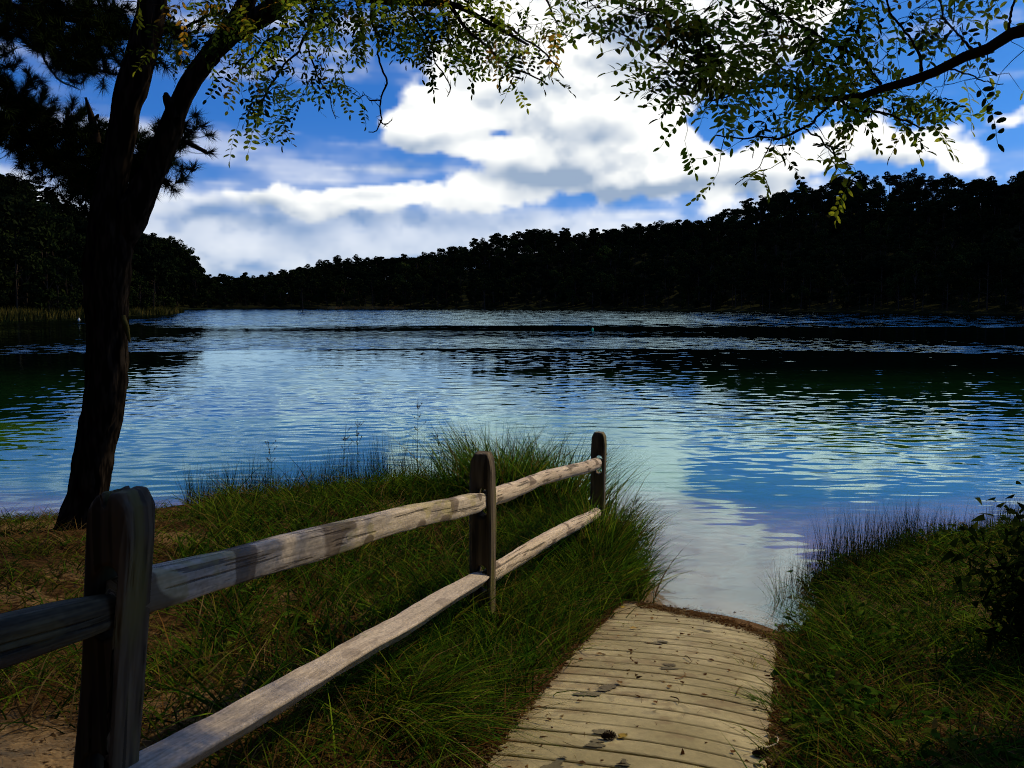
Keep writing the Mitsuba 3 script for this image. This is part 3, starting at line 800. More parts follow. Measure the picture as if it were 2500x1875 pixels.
# ---------------------------------------------------------------- the near trees: locust boughs and the pine on the left
def bark(dark, light, bump=0.012):
    def fn(p, n, uv):
        g = fbm(p.x * 42, p.y * 42, p.z * 6, 4)
        return mix(mi.Color3f(dark), mi.Color3f(light), smoothstep(0.35, 0.75, g))
    return {'type': 'bumpmap', 'tex': proc(lambda p, n, uv: bump * fbm(p.x * 34, p.y * 34, p.z * 6, 3)), 'scale': 1.0, 'bsdf': {'type': 'diffuse', 'reflectance': proc(fn)}}


scene['locust_bark'] = bark((0.006, 0.005, 0.004), (0.034, 0.028, 0.022))
scene['twig_bark'] = {'type': 'diffuse', 'reflectance': {'type': 'rgb', 'value': [0.022, 0.016, 0.012]}}
for name, col, tr in (('leaf_dark', (0.022, 0.040, 0.006), 0.9), ('leaf_green', (0.13, 0.21, 0.015), 1.5), ('leaf_olive', (0.24, 0.29, 0.020), 1.6), ('leaf_yellow', (0.34, 0.20, 0.02), 1.3)):
    scene[name] = {'type': 'principledthin', 'base_color': {'type': 'rgb', 'value': list(col)}, 'roughness': 0.5, 'diff_trans': tr, 'eta': 1.4}
scene['painted_leaf'] = {'type': 'principledthin', 'base_color': {'type': 'mesh_attribute', 'name': 'vertex_color'}, 'roughness': 0.5, 'diff_trans': 0.9, 'eta': 1.4}


def compound_leaf(rng, simple=False):
    """A locust leaf about 0.2 m long: paired oval leaflets along a drooping stalk that starts at the origin and runs along x."""
    n = rng.integers(4, 8)
    L = rng.uniform(0.15, 0.24)
    droop, curl = rng.uniform(0.1, 0.45), rng.normal() * 0.2
    stalk = lambda t: np.array([L * t, curl * L * t * t, -droop * L * t * t])
    parts = [] if simple else [tube(np.array([stalk(t) for t in np.linspace(0, 0.97, 5)]), 0.0011, 3, cap=False)]
    for k in range(n + 1):
        t = 0.16 + 0.80 * k / n
        for side in ((-1, 1) if k < n else (0,)):
            if rng.uniform() < 0.10: continue
            ln, wd = rng.uniform(0.034, 0.050), rng.uniform(0.015, 0.021)
            a = side * rng.uniform(0.95, 1.35) + rng.normal() * 0.12
            d = np.array([math.cos(a), math.sin(a), rng.normal() * 0.28 - 0.15]); d /= np.linalg.norm(d)
            s = np.cross([0, 0, 1.0] + rng.normal(size=3) * 0.30, d); s /= np.linalg.norm(s)
            u = np.cross(d, s)
            o = stalk(t) + d * 0.003
            fold = rng.uniform(-0.1, 0.35)
            if simple:
                pts = [(0, 0), (0.5, -1), (1, 0), (0.5, 1)]
                v = np.array([o + d * ln * x + s * wd / 2 * y + u * abs(y) * wd * fold for x, y in pts])
                parts.append((v, np.array([[0, 1, 2], [0, 2, 3]])))
            else:
                xs, ws = [0, 0.22, 0.5, 0.78, 1.0], [0.0, 0.80, 1.0, 0.78, 0.0]
                v = [o]
                for x, w in zip(xs[1:4], ws[1:4]):
                    m = o + d * ln * x - u * ln * 0.10 * x * x
                    v += [m - s * w * wd / 2 + u * w * wd * fold, m, m + s * w * wd / 2 + u * w * wd * fold]
                v.append(o + d * ln - u * ln * 0.12)
                f = [[0, 1, 2], [0, 2, 3], [10, 8, 7], [10, 9, 8]]
                for b in (1, 4):
                    f += [[b, b + 3, b + 4], [b, b + 4, b + 1], [b + 1, b + 4, b + 5], [b + 1, b + 5, b + 2]]
                parts.append((np.array(v), np.array(f)))
    return join(parts)


lr = np.random.default_rng(77)
LEAVES = [compound_leaf(lr) for _ in range(6)]
SIMPLE = [compound_leaf(lr, True) for _ in range(6)]
PAINTS = ['leaf_dark', 'leaf_green', 'leaf_olive', 'leaf_yellow']
for i_, m_ in enumerate(LEAVES):
    for j_, b_ in enumerate(PAINTS):
        scene[f'locust_leaf_{i_}_{j_}'] = {'type': 'shapegroup', 'leaf': mikit.ply(m_, b_, smooth=False)}


def grow(nodes, targets, rng, sag=0.08, radius=0.0022, limit=9):
    """Twigs: every target is joined to the nearest wood so far. Returns (tubes, end points, end directions)."""
    nodes = list(map(np.asarray, nodes))
    arr = np.array(nodes)
    todo = list(range(len(targets)))
    d0 = np.array([np.min(((arr - t) ** 2).sum(1)) for t in targets])
    tubes, ends, dirs = [], [], []
    for k in np.argsort(d0):
        t = targets[k]
        i = int(np.argmin(((arr - t) ** 2).sum(1)))
        b = arr[i]
        gap = np.linalg.norm(t - b)
        m = (b + t) / 2 + rng.normal(size=3) * gap * 0.11 + [0, 0, -sag * gap]
        q = resample(np.array([b, (b + m) / 2 + rng.normal(size=3) * gap * 0.04, m, (m + t) / 2 + rng.normal(size=3) * gap * 0.04, t]), max(4, min(10, int(gap / 0.05))))
        tubes.append(tube(q, np.linspace(radius * (1 + min(gap, 1.2)), radius * 0.6, len(q)), 4, cap=False))
        arr = np.vstack([arr, q[1:]])
        ends.append(t); dirs.append(unit(q[-1] - q[-2]))
    return tubes, np.array(ends), np.array(dirs)


def leaf_frames(ends, dirs, rng, droop=0.75, size=1.0):
    out = []
    for e, d in zip(ends, dirs):
        x = unit(d * 0.7 + np.array([0, 0, -droop]) + rng.normal(size=3) * [0.75, 0.75, 0.35])
        up = unit(np.array([0, 0, 1.0]) + rng.normal(size=3) * 0.55 + np.array([0, -0.5, 0]))
        y = np.cross(up, x); y /= np.linalg.norm(y)
        z = np.cross(x, y)
        M = np.eye(4)
        M[:3, :3] = np.stack([x, y, z], 1) * rng.uniform(0.8, 1.2) * size
        M[:3, 3] = e
        out.append(M)
    return out


LEAF_RGB = np.array([(0.022, 0.040, 0.006), (0.075, 0.105, 0.010), (0.14, 0.15, 0.014), (0.34, 0.20, 0.02)])


def merged_leaves(key, frames, rng, meshes, weights):
    vs, fs, cs, k = [], [], [], 0
    for M in frames:
        v, f = meshes[rng.integers(len(meshes))]
        vs.append(v @ M[:3, :3].T + M[:3, 3]); fs.append(f + k); k += len(v)
        cs.append(np.repeat(LEAF_RGB[rng.choice(4, p=weights)][None] * rng.uniform(0.7, 1.2), len(v), 0))
    add(key, (np.vstack(vs), np.vstack(fs)), 'painted_leaf', color=np.vstack(cs))
    labels[key] = {'label': 'mass of small leaves', 'kind': 'stuff'}


def leaf_parts(root, frames, rng, weights, most=300):
    """The leaves that show largest as parts of their own, the rest as one mass."""
    depth = np.array([M[1, 3] for M in frames])
    order = np.argsort(depth)
    for k in order[:most]:
        key = numbered(f'{root}__leaf')
        scene[key] = {'type': 'instance', 'group': {'type': 'ref', 'id': f'locust_leaf_{rng.integers(6)}_{rng.choice(4, p=weights)}'}, 'to_world': mi.ScalarTransform4f(frames[k].tolist())}
    if len(order) > most:
        merged_leaves(f'{root}__foliage', [frames[k] for k in order[most:]], rng, LEAVES, weights)


def wander(p, rng, much):
    """Crook a branch a little: sideways steps that are small beside the spacing of its points."""
    step = np.linalg.norm(np.diff(p, axis=0), axis=1).mean()
    j = rng.normal(size=p.shape)
    j = (j + np.roll(j, 1, 0) + np.roll(j, 2, 0)) / 3
    j[0] = j[-1] = 0
    return p + j * min(step * much, 0.02)


def masses(spec, rng, depth, spread_y):
    """Leaf stations: sprays of a few leaves scattered through the masses."""
    pts = []
    for u, v, ru, rv, n in spec:
        while n > 0:
            a, r = rng.uniform(0, 2 * math.pi), math.sqrt(rng.uniform())
            c = at(u + ru * r * math.cos(a), v + rv * r * math.sin(a), depth + rng.normal() * spread_y)
            m = min(n, int(rng.integers(2, 6)))
            pts += list(c + rng.normal(size=(m, 3)) * 0.016 * depth * [1, 1, 0.7])
            n -= m
    return np.array(pts)


def limb(rows, depth_of, n=14):
    """Trace rows (u, v, width in pixels, depth) into points and radii."""
    p = np.array([[*at(u, v, dp), w / 2 / FOCAL * dp] for u, v, w, dp in rows])
    q = resample(p, n)
    return q[:, :3], q[:, 3]


# --- the leaning locust at the water's edge
tag('locust_tree', 'dark leaning tree at the left with a forked trunk and leafy boughs over the water', 'tree')
D = 7.4
trunk_rows = [(178, 1420, 230, D), (188, 1345, 168, D), (205, 1270, 118, D), (217, 1200, 95, D), (231, 1100, 94, D), (252, 1000, 100, D), (262, 900, 97, D), (262, 800, 96, D), (258, 740, 104, D), (262, 640, 112, D), (272, 570, 112, D), (268, 515, 96, D),
              (270, 470, 72, D), (284, 400, 68, D), (298, 330, 66, D), (312, 250, 68, D), (332, 180, 76, D), (354, 100, 68, D), (370, 0, 66, D), (384, -120, 60, D + .2), (392, -300, 48, D + .4), (400, -480, 32, D + .6)]
right_rows = [(285, 610, 60, D), (318, 530, 78, D), (350, 470, 66, D), (381, 400, 60, D), (410, 330, 58, D), (427, 280, 50, D), (466, 200, 46, D), (516, 130, 46, D), (560, 80, 50, D), (596, 20, 44, D), (622, -60, 38, D), (650, -220, 30, D)]
over_rows = [(548, 95, 44, D), (600, 62, 46, D - .05), (660, 25, 50, D - .1), (720, -12, 42, D - .2), (800, -20, 34, D - .3), (900, -8, 28, D - .4), (1000, 2, 22, D - .5), (1100, 10, 15, D - .6), (1200, 60, 10, D - .7), (1290, 110, 6, D - .8)]
t1, r1 = limb(trunk_rows, None, 90)
t2, r2 = limb(right_rows, None, 60)
t3, r3 = limb(over_rows, None, 40)
r1 = r1 * 0.97
add('locust_tree__trunk', tube(t1, r1, 28, 0.15, 3), 'locust_bark', smooth=60)
labels['locust_tree__trunk'] = {'label': 'black ridged trunk leaning out from behind the nearest post'}
add('locust_tree__limb', tube(t2, r2, 22, 0.16, 5), 'locust_bark', smooth=60)
add('locust_tree__limb_001', tube(t3, r3, 14, 0.18, 6), 'locust_bark', smooth=60)
USED['locust_tree__limb'] = 2
p, r = limb([(424, 290, 30, D - .05), (414, 255, 26, D - .05), (406, 236, 18, D - .05), (405, 226, 8, D - .05)], None, 8)
add('locust_tree__stub', tube(p, r, 9, 0.3, 8), 'locust_bark', smooth=50)
p, r = limb([(300, 772, 12, D - .12), (307, 795, 15, D - .14), (312, 815, 11, D - .14), (317, 836, 4, D - .14)], None, 8)
scene['sheen_bark'] = bark((0.05, 0.05, 0.012), (0.12, 0.11, 0.04))  # paler bark colour standing in for sun sheen on the trunk edge
add('locust_tree__sheen_flake_001', tube(p, r, 9, 0.35, 9), 'sheen_bark', smooth=50)
labels['locust_tree__sheen_flake_001'] = {'label': 'torn bark flake coloured paler as sun sheen on the trunk'}
wood_rows = [[(770, -12, 14, D - .25), (758, 60, 8, D - .3), (745, 100, 7, D - .3), (702, 150, 5, D - .3), (672, 190, 5, D - .3), (640, 250, 4, D - .3), (622, 318, 3, D - .3)],
             [(905, -5, 8, D - .4), (918, 95, 6, D - .4), (925, 140, 5, D - .4), (945, 200, 5, D - .4), (930, 240, 4, D - .4), (928, 290, 4, D - .4), (920, 318, 3, D - .4), (900, 322, 2, D - .4)],
             [(928, 245, 4, D - .4), (905, 246, 3, D - .4), (893, 232, 2, D - .4), (880, 238, 2, D - .4)],
             [(927, 292, 4, D - .4), (938, 302, 3, D - .4), (958, 291, 2, D - .4)],
             [(1056, 100, 4, D - .5), (1062, 152, 4, D - .5), (1090, 185, 3, D - .5), (1100, 214, 3, D - .5), (1092, 236, 2, D - .5)],
             [(1100, 10, 12, D - .6), (1150, 80, 7, D - .6), (1225, 150, 5, D - .6), (1290, 190, 4, D - .6), (1330, 200, 3, D - .6)],
             [(1200, 40, 7, D - .6), (1290, 105, 5, D - .7), (1350, 150, 4, D - .7), (1376, 190, 3, D - .7)],
             [(1180, -30, 10, D - .6), (1280, -20, 7, D - .7), (1345, 10, 5, D - .7), (1368, 70, 3, D - .7), (1388, 100, 2, D - .7)],
             [(555, 27, 9, D - .1), (480, 50, 7, D - .1), (430, 82, 6, D - .1), (400, 108, 4, D - .1), (382, 122, 2, D - .1)],
             [(560, 90, 8, D - .1), (530, 150, 5, D - .1), (505, 175, 3, D - .1), (498, 190, 2, D - .1)],
             [(745, 105, 5, D - .3), (780, 190, 4, D - .3), (800, 225, 3, D - .3), (820, 290, 2, D - .3)],
             [(660, 25, 10, D - .1), (700, 60, 6, D - .1), (640, 110, 5, D - .15), (590, 170, 4, D - .2)],
             [(850, -10, 8, D - .35), (880, 40, 5, D - .5), (860, 90, 4, D - .6)], [(1000, 0, 8, D - .5), (1020, 60, 5, D - .6), (1070, 130, 4, D - .6)]]
nodes, twigs = [], []
for rows in wood_rows:
    p, r = limb(rows, None, 4 * len(rows))
    rj = np.random.default_rng(len(nodes) + 1)
    p = wander(p, rj, 0.35)
    nodes += list(p)
    add(numbered('locust_tree__branch'), tube(p, r, 6, 0.2, len(rows)), 'twig_bark', smooth=True)
    for q in p[2:-1:2]:                                                    # thorny side spurs
        e = q + unit(rj.normal(size=3)) * rj.uniform(0.02, 0.06)
        twigs.append(tube(np.array([q, (q + e) / 2, e]), [0.003, 0.0025, 0.001], 3, cap=False))
nodes += list(t3)
gr_ = np.random.default_rng(31)
spec = [(560, 60, 60, 45, 22), (640, 110, 60, 55, 32), (590, 190, 45, 40, 16), (618, 300, 55, 34, 24), (745, 228, 25, 12, 6), (800, 222, 18, 12, 5), (818, 272, 16, 24, 9), (700, 55, 70, 45, 34), (722, 110, 45, 40, 18),
        (800, 50, 60, 40, 30), (870, 60, 70, 55, 44), (950, 55, 70, 55, 42), (1040, 50, 75, 50, 52), (1130, 50, 60, 55, 42), (1060, 120, 60, 40, 26), (1160, 120, 60, 45, 34), (1230, 115, 50, 35, 20), (1290, 120, 40, 40, 16),
        (1215, 20, 60, 20, 12), (1340, 165, 40, 35, 14), (1195, 200, 25, 18, 5), (1280, 200, 28, 16, 6), (1355, 50, 22, 35, 7), (1382, 85, 14, 20, 5), (430, 35, 35, 28, 7), (412, 110, 40, 26, 9), (400, 165, 30, 16, 6), (490, 165, 28, 25, 6), (470, 20, 40, 25, 8), (1010, 160, 40, 20, 6), (655, 215, 30, 30, 8)]
spec = [(u, v - 42, ru, rv, int(n * 0.82) + 1) for u, v, ru, rv, n in spec]
T_ = masses(spec, gr_, D - 0.45, 0.38)
tb, ends, dirs = grow(nodes, T_, gr_)
add('locust_tree__twigs', join(twigs + tb), 'twig_bark')
labels['locust_tree__twigs'] = {'label': 'tangle of thin thorny twigs', 'kind': 'stuff'}
leaf_parts('locust_tree', leaf_frames(ends, dirs, gr_, size=1.12), gr_, (0.40, 0.38, 0.19, 0.03))

# --- the second locust, standing out of view on the right, its boughs reaching over the path
tag('locust_tree_001', 'leafy bough of backlit olive leaves reaching in from the upper right', 'tree')
E = 3.4
wood_rows = [[(3300, -260, 150, 4.9), (2900, -100, 62, 4.2), (2640, 5, 40, 3.5), (2500, 75, 30, E - .35), (2380, 130, 25, E - .35), (2250, 175, 22, E - .3), (2150, 208, 19, E - .3), (2090, 234, 16, E - .25), (2030, 240, 12, E - .1), (1900, 216, 7, E + .15), (1800, 224, 5, E + .2), (1735, 214, 3, E + .2)],
             [(2150, 205, 9, E), (2085, 140, 8, E + .05), (1990, 85, 7, E + .1), (1900, 35, 6, E + .2), (1790, -25, 5, E + .3)],
             [(2250, 172, 8, E), (2232, 110, 6, E - .05), (2180, 40, 5, E), (2150, -30, 4, E)],
             [(2462, 88, 7, E - .1), (2464, 50, 6, E - .1), (2475, 0, 5, E - .1), (2482, -40, 4, E - .1)],
             [(2040, 238, 8, E), (1995, 285, 6, E - .05), (1962, 312, 6, E - .1), (1890, 336, 5, E - .1), (1820, 334, 4, E - .05), (1745, 330, 3, E)],
             [(1885, 338, 3, E - .1), (1872, 370, 3, E - .1), (1862, 395, 2, E - .1), (1830, 425, 2, E - .1), (1795, 452, 2, E - .1)],
             [(1962, 314, 4, E - .1), (2008, 345, 4, E - .15), (2036, 380, 3, E - .15), (2075, 405, 2, E - .15)],
             [(2036, 380, 3, E - .15), (2040, 410, 2, E - .15), (2042, 440, 2, E - .15)],
             [(2040, 240, 7, E), (2100, 268, 6, E - .1), (2180, 285, 5, E - .15), (2260, 315, 3, E - .2)],
             [(2290, 165, 5, E - .1), (2330, 172, 4, E - .15), (2390, 190, 3, E - .15), (2450, 205, 2, E - .2)],
             [(1760, 216, 5, E + .2), (1640, 165, 4, E + .35), (1560, 100, 4, E + .45), (1480, 60, 3, E + .5), (1440, 5, 2, E + .5)],
             [(1830, 226, 4, E + .1), (1720, 245, 3, E + .1), (1630, 255, 2, E + .1)],
             [(2385, 128, 7, E - .1), (2340, 80, 5, E - .15), (2300, 30, 4, E - .2), (2290, -30, 3, E - .2)],
             [(2000, 235, 5, E), (1900, 160, 4, E), (1800, 100, 4, E + .1), (1700, 50, 3, E + .2), (1640, -10, 3, E + .3)]]
nodes = []
for rows in wood_rows:
    p, r = limb(rows, None, 5 * len(rows))
    rj = np.random.default_rng(len(nodes) + 3)
    p = wander(p, rj, 0.35)
    nodes += list(p)
    add(numbered('locust_tree_001__branch'), tube(p, r, 9, 0.16, len(rows) + 40), 'twig_bark', smooth=True)
spec = [(1500, 55, 45, 45, 13), (1540, 60, 60, 55, 20), (1610, 95, 80, 75, 40), (1700, 60, 90, 55, 36), (1640, 190, 60, 45, 24), (1745, 150, 90, 80, 48), (1850, 150, 90, 80, 42), (1950, 75, 80, 70, 26), (1985, 180, 80, 60, 32), (2080, 60, 80, 50, 20),
        (2150, 100, 80, 60, 20), (2260, 60, 70, 50, 14), (2330, 40, 70, 45, 15), (2340, 120, 30, 25, 6), (1640, 245, 45, 20, 8), (1780, 255, 80, 35, 22), (1900, 255, 80, 35, 24), (2050, 265, 60, 35, 18), (2160, 240, 60, 35, 14), (2200, 290, 60, 40, 20), (2265, 300, 40, 30, 12),
        (2395, 185, 50, 20, 8), (2030, 315, 40, 30, 7), (2065, 395, 50, 40, 9), (1745, 310, 35, 25, 7), (1890, 372, 40, 18, 4), (1890, 415, 30, 22, 3), (1800, 452, 14, 8, 2), (1768, 395, 14, 18, 2), (1985, 290, 50, 25, 9), (2000, 5, 100, 20, 14), (1850, 40, 70, 40, 16), (2140, 320, 30, 25, 5), (1480, 20, 20, 25, 4)]
spec = [(u, v - 34, ru, rv * 0.9, int(n * 0.66) + 1) for u, v, ru, rv, n in spec]
T_ = masses(spec, gr_, E + 0.05, 0.22)
tb, ends, dirs = grow(nodes, T_, gr_, radius=0.0015)
add('locust_tree_001__twigs', join(tb), 'twig_bark')
labels['locust_tree_001__twigs'] = {'label': 'fine twigs carrying the leaves', 'kind': 'stuff'}
leaf_parts('locust_tree_001', leaf_frames(ends, dirs, gr_, 0.4, 0.8), gr_, (0.22, 0.42, 0.34, 0.02))
# its trunk, outside the frame
tp = np.array([[4.55, 5.2, float(land(4.55, 5.2)) - 0.3, 0.24], [4.5, 5.15, 2.0, 0.19], [4.3, 5.1, 3.6, 0.17], [4.1, 5.0, 5.2, 0.14], [4.0, 5.1, 7.2, 0.09]])
q = resample(tp, 40)
add('locust_tree_001__trunk', tube(q[:, :3], q[:, 3], 20, 0.22, 12), 'locust_bark', smooth=60)

# unseen crown leaves, placed along the sun line to shade bank and fence
def overhead(root, aims, rng, n_leaf, wood_from, spread_=0.42):
    frames, twigs = [], []
    for (x, y, z, t0, t1, share, sp) in aims:
        m = int(n_leaf * share)
        p = np.array([x, y, z]) + rng.normal(size=(m, 3)) * sp + SUN * rng.uniform(t0, t1, (m, 1))
        inside, _, _ = seen(p, 260)
        for q in p[~inside]:
            e = unit(rng.normal(size=3) * [1, 1, 0.5])
            frames += leaf_frames(q[None], e[None], rng)
    merged_leaves(f'{root}__crown', frames, rng, SIMPLE, (0.4, 0.4, 0.18, 0.02))
    labels[f'{root}__crown'] = {'label': 'unseen crown leaves placed to shade the near bank', 'kind': 'stuff'}


orr = np.random.default_rng(91)
AIMS = [(-1.02, 1.85, 1.4, 4.5, 9, 0.22, 0.22), (-2.0, 2.4, 0.9, 5, 10, 0.14, 0.36), (-1.4, 1.3, 1.5, 4, 8, 0.12, 0.30), (-3.4, 5.2, 1.0, 7, 12, 0.14, 0.5), (-3.6, 7.2, 2.4, 7, 12, 0.20, 0.55),
        (2.6, 3.0, 0.6, 3.5, 8, 0.08, 0.40), (3.6, 4.4, 0.5, 4, 8, 0.06, 0.45)]
overhead('locust_tree_001', AIMS, orr, 9000, None)

# unseen third tree, added so its crown dims the near post and bank
over = np.random.default_rng(19)
pts = np.c_[over.uniform(-5.5, 0.2, 2600), over.uniform(-3, 2.6, 2600), over.uniform(4.4, 7.0, 2600)]
pts = pts[~seen(pts, 400)[0]]
sun_foot = pts - SUN * ((pts[:, 2:] - 1.2) / SUN[2])
pts = pts[(sun_foot[:, 0] < -0.95) | (sun_foot[:, 1] < 1.4)]
tag('added_shade_tree', 'unseen spreading tree added over the near bank to shade it', 'tree')
q = resample(np.array([[-4.6, -1.6, float(land(-4.6, -1.6)) - 0.3, 0.28], [-4.5, -1.6, 2.5, 0.22], [-4.0, -1.2, 4.6, 0.18], [-3.0, -0.8, 6.2, 0.1]]), 30)
add('added_shade_tree__trunk', tube(q[:, :3], q[:, 3], 20, 0.15, 15), 'locust_bark', smooth=60)
merged_leaves('added_shade_tree__crown', leaf_frames(pts, unit(over.normal(size=pts.shape)), over, size=1.4), over, SIMPLE, (0.5, 0.4, 0.1, 0.0))

# --- the pine on the left
tag('waterside_pine', 'dark pine with long needled boughs hanging in from the left edge', 'tree')
P = 8.6
px = np.array([[-6.4, 8.8, float(land(-6.4, 8.8)) - 0.3, 0.2], [-6.35, 8.8, 2.0, 0.17], [-6.2, 8.7, 4.5, 0.14], [-6.1, 8.6, 7.5, 0.08]])
q = resample(px, 40)
add('waterside_pine__trunk', tube(q[:, :3], q[:, 3], 18, 0.2, 13), 'locust_bark', smooth=60)
wood_rows = [[(-430, 300, 40, P), (-200, 290, 34, P), (0, 320, 26, P), (130, 370, 20, P - .1), (230, 400, 16, P - .2), (330, 385, 12, P - .2), (420, 350, 7, P - .25), (460, 335, 4, P - .25)],
             [(0, 322, 14, P), (60, 270, 10, P), (120, 290, 8, P - .2), (180, 320, 5, P - .3)],
             [(120, 365, 12, P - .1), (180, 420, 9, P - .1), (260, 455, 6, P - .1), (320, 450, 4, P - .1)],
             [(230, 400, 8, P - .2), (340, 430, 6, P - .2), (420, 445, 3, P - .2)],
             [(-430, -60, 30, P), (-150, -40, 26, P), (40, 20, 22, P), (150, 40, 16, P), (250, 70, 10, P), (330, 85, 6, P), (420, 95, 4, P + .1)],
             [(60, 30, 9, P), (120, 95, 8, P - .1), (160, 145, 6, P - .1), (210, 172, 5, P - .1), (245, 182, 3, P - .1)],
             [(20, 0, 12, P), (60, 60, 8, P), (95, 112, 6, P), (120, 170, 5, P), (158, 204, 4, P), (195, 219, 2, P)],
             [(150, 40, 7, P), (200, 20, 5, P), (260, 10, 3, P)]]
nodes, tw = [], []
for k, rows in enumerate(wood_rows):
    p, r = limb(rows, None, 4 * len(rows))
    p = wander(p, np.random.default_rng(k), 0.25)
    add(numbered('waterside_pine__bough'), tube(p, r, 8, 0.2, k), 'twig_bark', smooth=True)
    if k != 6:
        nodes += list(p)
    else:
        rj = np.random.default_rng(8)
        for q in p[8:]:
            for _ in range(2):
                e = q + unit(rj.normal(size=3)) * rj.uniform(0.04, 0.13)
                tw.append(tube(np.array([q, (q + e) / 2, e]), [0.003, 0.0025, 0.0015], 3, cap=False))
for rows in ([(234, 350, 26, P - .4), (226, 300, 20, P - .4), (218, 268, 12, P - .4), (209, 238, 6, P - .4)], [(430, 340, 12, P - .3), (460, 350, 12, P - .3), (485, 362, 10, P - .3), (503, 371, 9, P - .3)], [(226, 305, 10, P - .4), (236, 285, 8, P - .4), (241, 279, 4, P - .4)]):
    p, r = limb(rows, None, 9)
    key = add(numbered('waterside_pine__dead_stub'), tube(p, r, 9, 0.3, 4), 'twig_bark', smooth=50)
labels['waterside_pine__dead_stub'] = {'label': 'broken dead stub pointing up left of the forked trunk'}
labels['waterside_pine__dead_stub_001'] = {'label': 'broken dead stub poking out right of the trunk'}
spec = [(30, 260, 60, 60, 55), (110, 300, 60, 40, 46), (60, 330, 70, 40, 44), (190, 350, 70, 30, 40), (210, 405, 80, 45, 62), (290, 400, 55, 55, 40), (250, 445, 50, 25, 22), (360, 372, 40, 26, 16), (430, 335, 24, 26, 14), (415, 440, 14, 10, 4), (420, 380, 18, 14, 6), (330, 420, 25, 25, 10), (120, 395, 30, 25, 12), (150, 430, 20, 15, 6),
        (60, 40, 50, 55, 34), (150, 25, 70, 35, 46), (230, 50, 65, 40, 46), (300, 70, 30, 30, 20), (130, 85, 40, 35, 20), (160, 145, 35, 22, 18), (205, 168, 32, 16, 14), (240, 178, 14, 8, 4), (180, 118, 35, 25, 12), (40, 75, 20, 20, 8), (405, 75, 32, 30, 14), (415, 130, 24, 18, 7), (260, 110, 30, 14, 8), (5, 200, 30, 20, 10)]
pr = np.random.default_rng(55)
spec = [(u, v, ru * 1.08, rv * 1.12, int(n * 1.5)) for u, v, ru, rv, n in spec]
T_ = masses(spec, pr, P - 0.1, 0.35)
tb, ends, dirs = grow(nodes, T_, pr, sag=0.02, radius=0.003)
add('waterside_pine__twigs', join(tb + tw), 'twig_bark')
labels['waterside_pine__twigs'] = {'label': 'thin twigs of the pine boughs', 'kind': 'stuff'}
nb = 105
base = np.repeat(ends, nb, 0) - np.repeat(dirs, nb, 0) * pr.uniform(0, 0.10, (len(ends) * nb, 1))
nd = unit(np.repeat(dirs * 0.8 + [0, 0, 0.25], nb, 0) + 0.85 * unit(pr.normal(size=(len(ends) * nb, 3))))
sd_ = unit(np.cross(nd, pr.normal(size=nd.shape)))
v, f, _ = blades(base, nd, pr.uniform(0.08, 0.135, len(base)), np.full(len(base), 0.0055), sd_, 3, bend=np.c_[np.zeros((len(base), 2)), -np.full(len(base), 0.08)])
scene['pine_needle'] = leafy((0.006, 0.012, 0.004), (0.020, 0.034, 0.008), 3.0)
add('waterside_pine__needles', (v, f), 'pine_needle')
labels['waterside_pine__needles'] = {'label': 'long dark needles in tufts', 'kind': 'stuff'}


# ---------------------------------------------------------------- grass, rushes, weeds and litter on the banks
scene['blade_paint'] = {'type': 'principledthin', 'base_color': {'type': 'mesh_attribute', 'name': 'vertex_color'}, 'roughness': 0.45, 'diff_trans': 0.75, 'eta': 1.4}
GREEN = np.array([(0.032, 0.105, 0.008), (0.075, 0.185, 0.012), (0.16, 0.26, 0.018), (0.016, 0.050, 0.006)])
OLIVE = np.array([(0.10, 0.12, 0.014), (0.19, 0.19, 0.025), (0.05, 0.065, 0.010)])
STRAW = np.array([(0.20, 0.125, 0.040), (0.15, 0.080, 0.022), (0.28, 0.20, 0.085), (0.09, 0.045, 0.015)])


def on_path(x, y, out=0.0):
    s, c = path_sc(x, y)
    return (np.abs(c) < path_hw(s) + out) & (s < PATH_END + 0.15)


def tuft_field(rng, n, box, keep, per, height, width, lean, mixw, bend=(0.25, 0.7), radius=0.05):
    """Grass in tufts over a stretch of bank: (v, f, colours)."""
    x0, x1, y0, y1 = box
    c = np.c_[rng.uniform(x0, x1, n), rng.uniform(y0, y1, n)]
    d = shore_distance(c[:, 0], c[:, 1])
    c = c[keep(c[:, 0], c[:, 1], d)]
    k = len(c)
    size = 0.55 + 0.9 * meshkit.fbm(np.c_[c * 1.3, np.zeros(k)], 3, 12) + rng.normal(size=k) * 0.15
    kind = meshkit.fbm(np.c_[c * 0.9, np.zeros(k) + 5], 3, 13)
    face = rng.uniform(0, 2 * math.pi, k)
    base2 = np.repeat(c, per, 0) + rng.normal(size=(k * per, 2)) * radius
    m = len(base2)
    z = land(base2[:, 0], base2[:, 1]) - 0.015
    h = np.repeat(size, per) * rng.uniform(height[0], height[1], m)
    a = np.repeat(face, per) + rng.normal(size=m) * 1.3
    l = rng.uniform(0.3, 1.0, m) * lean
    d3 = unit(np.c_[np.cos(a) * l, np.sin(a) * l, np.ones(m)])
    bw = rng.uniform(bend[0], bend[1], m)
    bd = np.c_[np.cos(a) * bw, np.sin(a) * bw, -0.75 * bw * bw]
    side = unit(np.cross(d3, rng.normal(size=(m, 3))))
    pick = rng.uniform(size=m) + 0.5 * (np.repeat(kind, per) - 0.5)
    g, o, s_ = GREEN[rng.integers(4, size=m)], OLIVE[rng.integers(3, size=m)], STRAW[rng.integers(4, size=m)]
    tint = np.where((pick < mixw[0])[:, None], g, np.where((pick < mixw[0] + mixw[1])[:, None], o, s_)) * rng.uniform(0.45, 1.5, (m, 1))
    return blades(np.c_[base2, z], d3, h, rng.uniform(width[0], width[1], m), side, 4, bd, tint)


